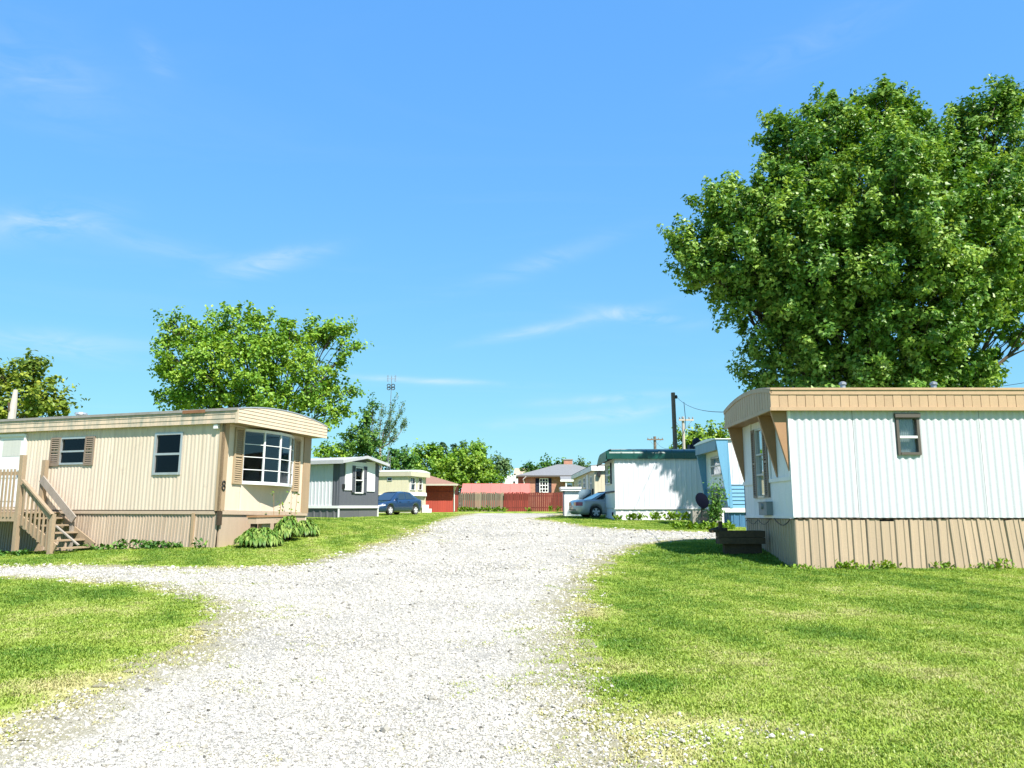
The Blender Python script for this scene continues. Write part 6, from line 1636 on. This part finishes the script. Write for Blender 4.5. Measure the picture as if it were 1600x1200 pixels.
def tree(name, label, px_base, Y, lobes, leafm, leaf=.15, per=46, dens=1.0, clump=.55, shape='maple', trunk_r=.3, bark='bark', fork=.35, seed=1, group=None, cat='tree', twigs=10, base_y=None, tone0=.5, flat=.75, up=.55, trunk_lean=0.0):
    """lobes: (px, py, half width px, half height px, depth offset m, weight) in the plane at distance Y; the crown is leaf clumps along twigs in each lobe"""
    rng = np.random.default_rng(seed); rnd = random.Random(seed)
    b = at(px_base, 800, Y); z0 = gz(b.x, Y); t = thing(name, label, cat, (b.x, Y, z0), group=group); org = np.array([b.x, Y, z0]); s = Y / FPX
    Ls = []
    for lb in lobes:
        px, py, rx, ry = lb[:4]; dy = lb[4] if len(lb) > 4 else 0.0; wt = lb[5] if len(lb) > 5 else 1.0
        c = at(px, py, Y + dy); sc = (Y + dy) / FPX; rad = np.array([rx * sc, (rx + ry) * .5 * sc, ry * sc]); Ls.append((np.array(c) - org, rad, wt))
    top = max(c[2] + r[2] for c, r, w in Ls); zmin = min(c[2] - r[2] for c, r, w in Ls)
    fz = max(zmin * fork + .3, .25 * top * fork); cx = np.mean([c[0] for c, r, w in Ls]); 
    # trunk and limbs
    q = MB(); fk = np.array([trunk_lean, 0, fz]); q.tube(curve((0, 0, -.3), fk, (.05 * trunk_r, 0, 0), 5), [trunk_r * 1.35, trunk_r * 1.1, trunk_r, trunk_r * .95, trunk_r * .9], 9)
    CL = []
    for c, rad, wt in Ls:
        d = c - fk; tip = fk + d * .82; L_ = np.linalg.norm(d); r0 = trunk_r * min(.42, .16 + .05 * L_)
        pts = curve(fk - np.array([0, 0, .15]), tip, np.array([rnd.uniform(-.06, .06) * L_, rnd.uniform(-.06, .06) * L_, -.05 * L_ + .10 * abs(d[0])]), 7)
        q.tube(pts, list(np.linspace(r0, r0 * .28, 7)), 6)
        vol = rad[0] * rad[1] * rad[2]; n = max(4, int(wt * dens * 3.1 * (rad[0] * rad[1] + rad[1] * rad[2] + rad[0] * rad[2]) / 3 / clump ** 2))
        u = rng.normal(size=(n, 3)); u /= np.linalg.norm(u, axis=1, keepdims=True); rr = .30 + .70 * rng.random(n) ** .55
        P = c + u * rr[:, None] * rad; CL.append((P, (P - c) / rad))
        for k in range(min(n, twigs)):
            e = P[k]; st = pts[rnd.randint(3, 6)]; l = np.linalg.norm(e - st); q.tube(curve(st, e, np.array([0, 0, .07 * l]), 4), list(np.linspace(r0 * .24, .012, 4)), 4)
    q.build('trunk', M[bark], t, smooth=True, fix=False)
    P = np.concatenate([p for p, o in CL]); O = np.concatenate([o for p, o in CL]); n = len(P)
    m = rng.poisson(per, n).clip(per // 3, None); idx = np.repeat(np.arange(n), m); tot = len(idx)
    g = rng.normal(size=(tot, 3)); g /= np.linalg.norm(g, axis=1, keepdims=True); rr = rng.random(tot) ** .45
    cs = clump * rng.uniform(.55, 1.4, n)
    # each clump is a spray that points outward and droops at its tip
    out = O[idx]; ax = O + np.array([0, 0, .45]) + rng.normal(size=(n, 3)) * .35; ax /= np.linalg.norm(ax, axis=1, keepdims=True); ax = ax[idx]
    al = np.clip(rng.normal(0, .62, tot), -1.25, 1.25); pr = g - ax * (g * ax).sum(1, keepdims=True)
    C = P[idx] + ax * (al * cs[idx])[:, None] + pr * (rr * cs[idx] * (.72 - .22 * np.clip(al, -1, 2)))[:, None] * np.array([1, 1, flat])
    C[:, 2] -= .10 * cs[idx] * np.abs(al)
    Nn = out * .55 + np.array([0, 0, up]) + g * .55 + rng.normal(size=(tot, 3)) * .42
    ct = tone0 + rng.normal(0, .20, n); tone = ct[idx] + rng.normal(0, .19, tot)
    size = leaf * rng.uniform(.65, 1.25, tot)
    leaf_mesh('crown', C, Nn, size, tone, shape, M[leafm], t, rng)
    return t

M['leaf_maple'] = leaf_mat('leaf_maple', (.030, .095, .014), (.095, .205, .026), (.265, .385, .070), .30, .02)
M['leaf_walnut'] = leaf_mat('leaf_walnut', (.063, .160, .018), (.173, .312, .034), (.347, .481, .069), .32)
M['leaf_olive'] = leaf_mat('leaf_olive', (.070, .130, .025), (.170, .235, .032), (.310, .350, .050), .30)
M['leaf_deep'] = leaf_mat('leaf_deep', (.032, .101, .024), (.082, .185, .033), (.181, .294, .053), .28)
M['leaf_blueish'] = leaf_mat('leaf_blueish', (.051, .109, .050), (.110, .187, .070), (.202, .281, .098), .28)
M['leaf_light'] = leaf_mat('leaf_light', (.075, .165, .016), (.165, .275, .028), (.290, .390, .055), .30)
M['leaf_hosta'] = leaf_mat('leaf_hosta', (.028, .085, .018), (.080, .170, .028), (.270, .350, .085), .2)
M['leaf_conifer'] = leaf_mat('leaf_conifer', (.030, .080, .036), (.060, .125, .055), (.10, .18, .08), .1)

tree('maple_tree', 'huge dense green maple tree towering behind the white ribbed mobile home', 1395, 37,
     [(1330, 300, 150, 120, 0), (1245, 265, 70, 85, -1), (1300, 235, 80, 65, 0), (1385, 225, 80, 80, .5), (1215, 205, 26, 40, -.5, .8), (1290, 180, 45, 30, 0), (1380, 165, 45, 32, 0), (1428, 180, 26, 34, 0), (1470, 265, 80, 90, 1),
      (1545, 250, 60, 110, 1), (1528, 180, 36, 40, 0, .9), (1580, 155, 34, 45, 0, .9), (1175, 330, 75, 62, -1), (1120, 330, 50, 50, -1.5), (1085, 385, 48, 42, -1.5), (1110, 420, 55, 45, -1.5), (1165, 400, 70, 60, -2), (1150, 470, 36, 42, -1, .8), (1200, 465, 30, 30, 0, .5),
      (1280, 420, 110, 95, -3), (1400, 400, 120, 110, -3.2), (1510, 400, 100, 100, -2.5), (1590, 400, 70, 90, -1), (1250, 500, 60, 55, -1, .8), (1320, 520, 90, 70, -2.6), (1420, 520, 95, 70, -2.6), (1480, 560, 60, 60, -1.5), (1520, 590, 44, 26, -1, .9), (1540, 330, 70, 90, -1), (1500, 230, 50, 60, .5), (1560, 440, 60, 50, -1), (1470, 470, 90, 70, -2), (1545, 560, 30, 24, 0, .6), (1190, 440, 50, 50, -1), (1245, 440, 60, 60, -1),
      (1225, 550, 66, 46, -1), (1270, 490, 60, 50, -2), (1215, 505, 26, 26, 0, .5), (1185, 585, 36, 30, 0, .8), (1300, 590, 90, 40, -1.5), (1400, 600, 100, 40, -2), (1570, 480, 50, 40, -1, .9), (1590, 515, 30, 20, 0, .8), (1650, 330, 90, 150, 0, .7), (1700, 450, 80, 100, 0, .5), (1380, 300, 110, 100, -3.4, .9), (1460, 320, 90, 90, -3, .8), (1240, 360, 90, 80, -3, .9)],
     'leaf_maple', leaf=.195, per=120, dens=1.5, clump=.60, shape='maple', trunk_r=.36, fork=.5, seed=4, tone0=.58)
tree('walnut_tree', 'broad airy green tree with visible dark limbs behind the tan mobile home', 418, 36,
     [(272, 520, 30, 28, 0, .9), (262, 555, 24, 36, 0, .9), (300, 565, 55, 42, -1), (325, 515, 42, 26, 0), (280, 610, 40, 24, 0, .8), (250, 580, 20, 20, 0, .7), (370, 530, 50, 30, -.5), (368, 493, 28, 16, 0, .8), (405, 500, 26, 18, 0, .9), (430, 525, 50, 34, 0), (480, 515, 44, 24, 0), (520, 520, 34, 22, 0), (545, 540, 18, 22, 0, .8), (390, 570, 62, 44, -1.5), (340, 600, 60, 36, -1), (455, 560, 40, 30, -1, .8), (525, 566, 26, 20, 0, .6), (430, 600, 42, 26, 0, .6),
      (500, 606, 42, 16, .5, .9), (540, 612, 18, 16, .5, .7), (520, 638, 34, 22, .5, .8), (486, 630, 34, 18, 0, .8), (300, 632, 60, 16, 0, .8), (390, 630, 50, 16, 0, .7), (505, 660, 16, 12, 0, .6), (445, 622, 50, 26, -2.2, .9), (478, 582, 34, 24, -1.8, .8)],
     'leaf_walnut', leaf=.155, per=76, dens=1.4, clump=.46, shape='spray', trunk_r=.17, fork=.75, seed=9, twigs=14, tone0=.50)
tree('oak_tree', 'olive green spreading tree at the far left behind the broken pole', 20, 50,
     [(22, 580, 44, 26, 0), (60, 600, 34, 24, 0), (85, 622, 26, 18, 0, .9), (102, 635, 14, 10, 0, .7), (30, 620, 50, 30, -1), (70, 640, 36, 18, 0), (-30, 600, 50, 50, 0), (-60, 640, 60, 40, 0), (20, 650, 60, 16, 0, .8), (45, 563, 20, 12, 0, .7)],
     'leaf_olive', leaf=.28, per=46, dens=1.2, clump=.65, shape='spray', trunk_r=.2, fork=.6, seed=12, twigs=12, tone0=.45)
tree('young_tree', 'slim dense dark green young tree behind the grey mobile home', 566, 60,
     [(584, 632, 6, 13, 0), (576, 650, 10, 14, 0), (569, 664, 14, 16, 0), (560, 680, 18, 16, 0), (572, 688, 22, 18, -.5), (552, 696, 18, 14, 0), (580, 705, 20, 18, 0), (545, 684, 12, 12, 0, .7)],
     'leaf_deep', leaf=.20, per=40, dens=1.4, clump=.42, shape='spray', trunk_r=.10, fork=.5, seed=15, twigs=6, tone0=.5)

def sparse_tree():
    Y = 61.0; b = at(594, 800, Y); z0 = gz(b.x, Y); t = thing('young_tree', 'sparse leggy grey-trunked young tree with upright leafy branches beside the antenna', 'tree', (b.x, Y, z0)); rng = np.random.default_rng(3)
    org = np.array([b.x, Y, z0]); W = lambda px, py, dy=0: np.array(at(px, py, Y + dy)) - org; fk = W(594, 700); q = MB(); q.tube(curve((0, 0, -.2), fk, (.05, 0, 0), 6), list(np.linspace(.13, .09, 6)), 8); P = []; K = []
    for (px, py, dy, bx, lf) in ((598, 632, .3, -.1, .35), (622, 617, 0, -.2, .3), (630, 630, -.5, .1, .4), (632, 657, .6, .4, .7), (612, 650, -.3, 0, .3), (580, 680, .2, -.2, .2), (606, 664, .5, .1, .2), (618, 672, -.6, .3, .4), (588, 668, -.5, -.2, .25)):
        e = W(px, py, dy); pts = curve(fk, e, (bx, 0, -.15), 8); q.tube(pts, list(np.linspace(.05, .012, 8)), 5)
        for k in range(26):
            f = lf + (1 - lf) * rng.random() ** .8; i = f * 7; a = pts[int(min(6, i))]; bb = pts[int(min(7, i + 1))]; P.append(a + (bb - a) * (i % 1) + rng.normal(size=3) * .09)
    q.build('trunk', M['bark_pale'], t, smooth=True, fix=False); P = np.array(P); idx = np.repeat(np.arange(len(P)), 12); n = len(idx); C = P[idx] + rng.normal(size=(n, 3)) * .10
    leaf_mesh('crown', C, rng.normal(size=(n, 3)) + np.array([0, -.3, .5]), .15 * rng.uniform(.7, 1.2, n), .45 + rng.normal(0, .2, n), 'oval', M['leaf_blueish'], t, rng)
sparse_tree()

FAR = 'trees beyond the far fences'
for i, (lab, px, Y, lobes, lm, lf) in enumerate([
    ('far green tree showing just right of the tan home end', 512, 92, [(505, 708, 16, 14), (525, 706, 20, 12), (540, 712, 14, 12), (495, 722, 14, 10)], 'leaf_walnut', .34),
    ('dark green round tree behind the antenna foot', 622, 96, [(622, 715, 22, 17), (606, 722, 14, 12), (636, 720, 14, 16), (620, 735, 28, 12)], 'leaf_deep', .34),
    ('mid green tree with pointed top between the antenna and the light tree', 665, 104, [(668, 712, 26, 16), (650, 722, 20, 14), (684, 720, 22, 18), (665, 735, 36, 16), (672, 700, 14, 8)], 'leaf_walnut', .36),
    ('tall bright tree with twin tops at the back of the far tree group', 738, 118, [(742, 702, 14, 12), (730, 708, 16, 12), (752, 708, 12, 16), (738, 722, 28, 18), (715, 712, 14, 10)], 'leaf_walnut', .40),
    ('light yellow-green spreading tree above the pink metal roof', 728, 98, [(722, 728, 34, 18), (702, 738, 22, 16), (750, 736, 24, 14), (772, 748, 16, 8), (730, 748, 50, 10), (690, 748, 18, 10), (738, 722, 20, 12), (762, 742, 20, 10)], 'leaf_light', .34),
    ('dark rounded tree at the right end of the far tree group', 784, 122, [(784, 722, 14, 12), (776, 730, 14, 14), (792, 732, 8, 10), (784, 742, 14, 8)], 'leaf_blueish', .40),
    ('green tree rising behind the grey roof of the brick house', 850, 112, [(856, 724, 14, 9), (838, 730, 16, 8), (872, 728, 12, 7), (825, 736, 10, 6), (850, 738, 26, 8)], 'leaf_deep', .38),
    ('thin wispy tree right of the brick chimney', 906, 116, [(903, 728, 5, 6, 0, .6), (910, 725, 4, 7, 0, .6), (917, 730, 5, 5, 0, .6), (908, 736, 12, 5, 0, .7)], 'leaf_blueish', .30),
    ('bright green tree behind the blue home and the crossarm pole', 1096, 64, [(1078, 686, 24, 16), (1106, 680, 24, 14), (1130, 684, 18, 14), (1065, 698, 16, 10), (1100, 698, 40, 14), (1140, 700, 16, 16)], 'leaf_light', .26)]):
    tree('tree', lab, px, Y, lobes, lm, leaf=lf, per=46, dens=1.35, clump=.62 * Y / 100 + .12, shape='spray', trunk_r=.22, fork=.6, seed=30 + i, group=FAR, twigs=4, tone0=.42)

def conifer(px, pytop, Y, label, seed):
    tp = at(px, pytop, Y); z0 = gz(tp.x, Y); h = tp.z - z0; t = thing('pine_tree', label, 'tree', (tp.x, Y, z0), group=FAR); rng = np.random.default_rng(seed); q = MB(); q.tube([(0, 0, -.2), (0, 0, h * .5), (0, 0, h)], [.22, .14, .02], 7); C = []; A = []
    for k in range(int(h / .45)):
        z = h - k * .45; r = min(.25 + .30 * (h - z), 1.9)
        for j in range(6):
            a = rng.uniform(0, 6.28); d = np.array([math.cos(a), math.sin(a), -.12]); q.tube([(0, 0, z), tuple(np.array([0, 0, z]) + d * r)], [.03, .008], 4)
            for s in np.linspace(.15, 1, 14): C.append(np.array([0, 0, z]) + d * r * s + rng.normal(size=3) * .10); A.append(d)
    q.build('trunk', M['bark'], t, fix=False); C = np.array(C); n = len(C); leaf_mesh('crown', C, rng.normal(size=(n, 3)) * .6 + np.array([0, 0, 1]), .42 * rng.uniform(.7, 1.2, n), .5 + rng.normal(0, .2, n), 'oval', M['leaf_conifer'], t, rng, axis=np.array(A))
conifer(693, 693, 125, 'lone dark conifer tip above the mid green far tree', 1)
conifer(709, 696, 125, 'narrow dark conifer tip left of the wider dark conifer', 2)
conifer(724, 692, 124, 'wider dark conifer beside the twin topped bright far tree', 3)

def hosta(label, px, py, Yb, rad, h, n, seed, flip=0):
    c = gpt(px, py); c = Vector((c.x, c.y, gz(c.x, c.y))) if Yb is None else Vector((at(px, py, Yb).x, Yb, 0)); c.z = gz(c.x, c.y)
    t = thing('hosta_plant', label, 'plant', c, group='hostas under the bow window'); r = random.Random(seed); V = []; F_ = []; tone = []
    for k in range(n):
        a = r.uniform(0, 6.283); e = r.random(); ln = r.uniform(.10, .17); d = rad * (.15 + .70 * e ** .7); lift = h * (1.02 - .72 * e) * r.uniform(.75, 1.1)
        ux, uy = math.cos(a), math.sin(a); wx, wy = -uy, ux; b = len(V); wd = ln * r.uniform(.30, .40)
        tn = .25 + r.random() * .6
        for s, w_, dz in ((-.45, .08, -.03), (-.1, .8, .015), (.25, 1, .025), (.65, .7, .01), (1, .02, -.045)):
            for sd_ in (-1, 0, 1):
                V.append((ux * (d + s * ln * .75) + wx * w_ * wd * sd_, uy * (d + s * ln * .75) + wy * w_ * wd * sd_, max(.01, lift + dz * (1 + e) + (.03 if sd_ else 0) * w_))); tone.append(tn if sd_ == 0 else tn + .22)
        for i in range(4):
            for j in range(2): F_.append((b + i * 3 + j, b + i * 3 + j + 1, b + i * 3 + 3 + j + 1, b + i * 3 + 3 + j))
    me = bpy.data.meshes.new('foliage'); me.from_pydata(V, [], F_); me.update(); me.polygons.foreach_set('use_smooth', [True] * len(me.polygons))
    at_ = me.attributes.new('tone', 'FLOAT', 'POINT'); at_.data.foreach_set('value', np.clip(tone, 0, 1).astype(np.float32)); link('foliage', me, M['leaf_hosta'], t)
    q = MB()
    for k in range(24):
        a = r.uniform(0, 6.283); q.tube([(.05 * math.cos(a), .05 * math.sin(a), -.02), (rad * .5 * math.cos(a), rad * .5 * math.sin(a), h * .55)], [.007, .005], 4)
    q.build('stems', M['leaf_hosta'] if False else M['wood_dark'], t, fix=False); return t
def h_at(px, s_along, o):
    w = TAN_E.M @ Vector(TAN_E.pt(s_along, 0, o)); return w
def place_hosta(label, px, py, o, rad, h, n, seed):
    s, _ = TAN_E.fp(px, py, o); w = h_at(px, s, o); return hosta(label, px, py, w.y, rad, h, n, seed)
place_hosta('largest bushy hosta clump, leftmost under the bow window', 405, 850, .85, .60, .38, 620, 1)
place_hosta('middle hosta with upright yellow-green leaves right of the big clump', 449, 836, .80, .38, .55, 280, 2)
place_hosta('small low hosta nearest the right corner of the tan home end', 477, 832, .70, .40, .36, 260, 3)

def stalks(label, px, Yo, h, seed, n=3):
    s, _ = TAN_E.fp(px, 825, Yo); w = TAN_E.M @ Vector(TAN_E.pt(s, 0, Yo)); w.z = gz(w.x, w.y); t = thing('tall_weed', label, 'plant', w); r = random.Random(seed); q = MB(); rng = np.random.default_rng(seed); C = []
    for k in range(n):
        a = r.uniform(-.12, .12); e = h * r.uniform(.7, 1); pts = [(a * i / 5 + r.uniform(-.02, .02), a * .5 * i / 5, -.03 + (e + .03) * i / 5) for i in range(6)]; q.tube(pts, list(np.linspace(.011, .005, 6)), 4)
        for i in range(10): C.append(np.array(pts[r.randint(2, 5)]) + rng.normal(size=3) * .05)
    q.build('stem', M['brown_wing'], t, fix=False); C = np.array(C); leaf_mesh('leaves', C, rng.normal(size=C.shape) + np.array([0, 0, .6]), .09 * rng.uniform(.6, 1.2, len(C)), .5 + rng.normal(0, .2, len(C)), 'oval', M['leaf_light'], t, rng)
stalks('thin leafy stalks growing up against the bow window shade', 431, .5, 1.25, 1)
stalks('dry brown stalk standing right of the tan planter box', 456, .4, 1.15, 2, 2)

def shrub(label, px, py, Y, rx, ry, leafm, leaf, n, seed):
    b = at(px, py, Y); z0 = gz(b.x, Y); s = Y / FPX; rng = np.random.default_rng(seed); t = thing('shrub', label, 'shrub', (b.x, Y, z0)); h = (b.z - z0) + ry * s; q = MB(); C = []
    for k in range(16):
        e = np.array([rng.normal(0, .5) * rx * s, rng.normal(0, .4) * rx * s, h * rng.uniform(.5, 1.0)]); q.tube(curve((0, 0, -.05), e, (0, 0, .08), 5), list(np.linspace(.014, .005, 5)), 4)
        for i in range(n // 16): C.append(e * rng.uniform(.35, 1) + rng.normal(size=3) * np.array([.12, .12, .10]))
    q.build('stem', M['bark'], t, fix=False); C = np.array(C); leaf_mesh('leaves', C, rng.normal(size=C.shape) * .8 + np.array([0, -.2, .7]), leaf * rng.uniform(.6, 1.2, len(C)), .5 + rng.normal(0, .2, len(C)), 'oval', M[leafm], t, rng)
shrub('leafy green shrub growing between the satellite dish and the blue home', 1115, 775, 29.6, 13, 24, 'leaf_deep', .13, 800, 5)

def weed_row(label, pts, hgt, seed, lm='leaf_light', each=26):
    """a run of mixed weeds along the foot of a wall that reads as one band"""
    rng = np.random.default_rng(seed); C = []; Nn = []; A = []
    for (x, y, k) in pts:
        z = gz(x, y); hh = hgt * k
        for i in range(each):
            a = rng.uniform(0, 6.283); f = rng.random(); C.append((x + rng.normal(0, .10), y + rng.normal(0, .06), z + hh * f * .7)); Nn.append((math.cos(a) * .7, math.sin(a) * .7, .5)); A.append((math.cos(a) * .4, math.sin(a) * .4, 1.0))
    C = np.array(C); o = leaf_mesh('weeds', C, np.array(Nn), hgt * .55 * rng.uniform(.6, 1.2, len(C)), .4 + rng.normal(0, .22, len(C)), 'oval', M[lm], None, rng, axis=np.array(A)); o['kind'] = 'stuff'; o['label'] = label
rw = random.Random(4)
P = []
for px in [128, 140, 150, 162, 178, 192, 205, 222, 236, 240, 246, 252, 262, 276, 281, 318]:
    s, _ = TAN_A.fp(px, 855); w = TAN_A.M @ Vector(TAN_A.pt(s, 0, .14)); P.append((w.x, w.y, rw.uniform(.5, 1.25)))
for px in (20, 35, 60, 75, 95, 110):
    s, _ = TAN_A.fp(px, 855); w = TAN_A.M @ Vector(TAN_A.pt(s, 0, 1.38)); P.append((w.x, w.y, rw.uniform(.4, .8)))
weed_row('green weeds growing along the foot of the tan skirting', P, .24, 1, 'leaf_deep')
P = [(WHITE.location.x + WHITE_A.fp(px, 885)[0], 15.0, k) for px, k in ((1310, .9), (1318, 1.2), (1326, .7), (1348, .6), (1374, 1.1), (1382, .9), (1390, .6), (1468, .9), (1476, .7), (1530, .6), (1545, .5), (1562, 1.5), (1566, 1.2), (1240, .5), (1255, .4))]
weed_row('sparse weeds growing along the foot of the white home skirting', P, .17, 2)
P = [(at(px, 810, 38.3).x, 38.3 + rw.uniform(-.2, .1), k) for px, k in ((985, .7), (992, .8), (1000, .7), (1022, 1.1), (1026, 1.2), (1045, 1.0), (1052, 1.1), (1060, .9), (1070, .9), (1078, .8), (965, .5))]
weed_row('weeds along the foot of the green roofed home', P, .45, 3)
P = [(at(px, 812, 28.6).x, 28.6 + rw.uniform(-.6, .4), rw.uniform(.6, 1.1)) for px in range(1056, 1150, 4)]
weed_row('taller flowering weeds in front of the ledge and the blue home', P, .30, 4)
P = [(at(px, 803, 71.3).x, 71.3 + rw.uniform(-.3, .1), rw.uniform(.5, 1.2)) for px in list(range(714, 790, 5)) + [826, 860, 872]]
weed_row('weeds along the foot of the far board fences', P, .5, 6)
build_scatter()
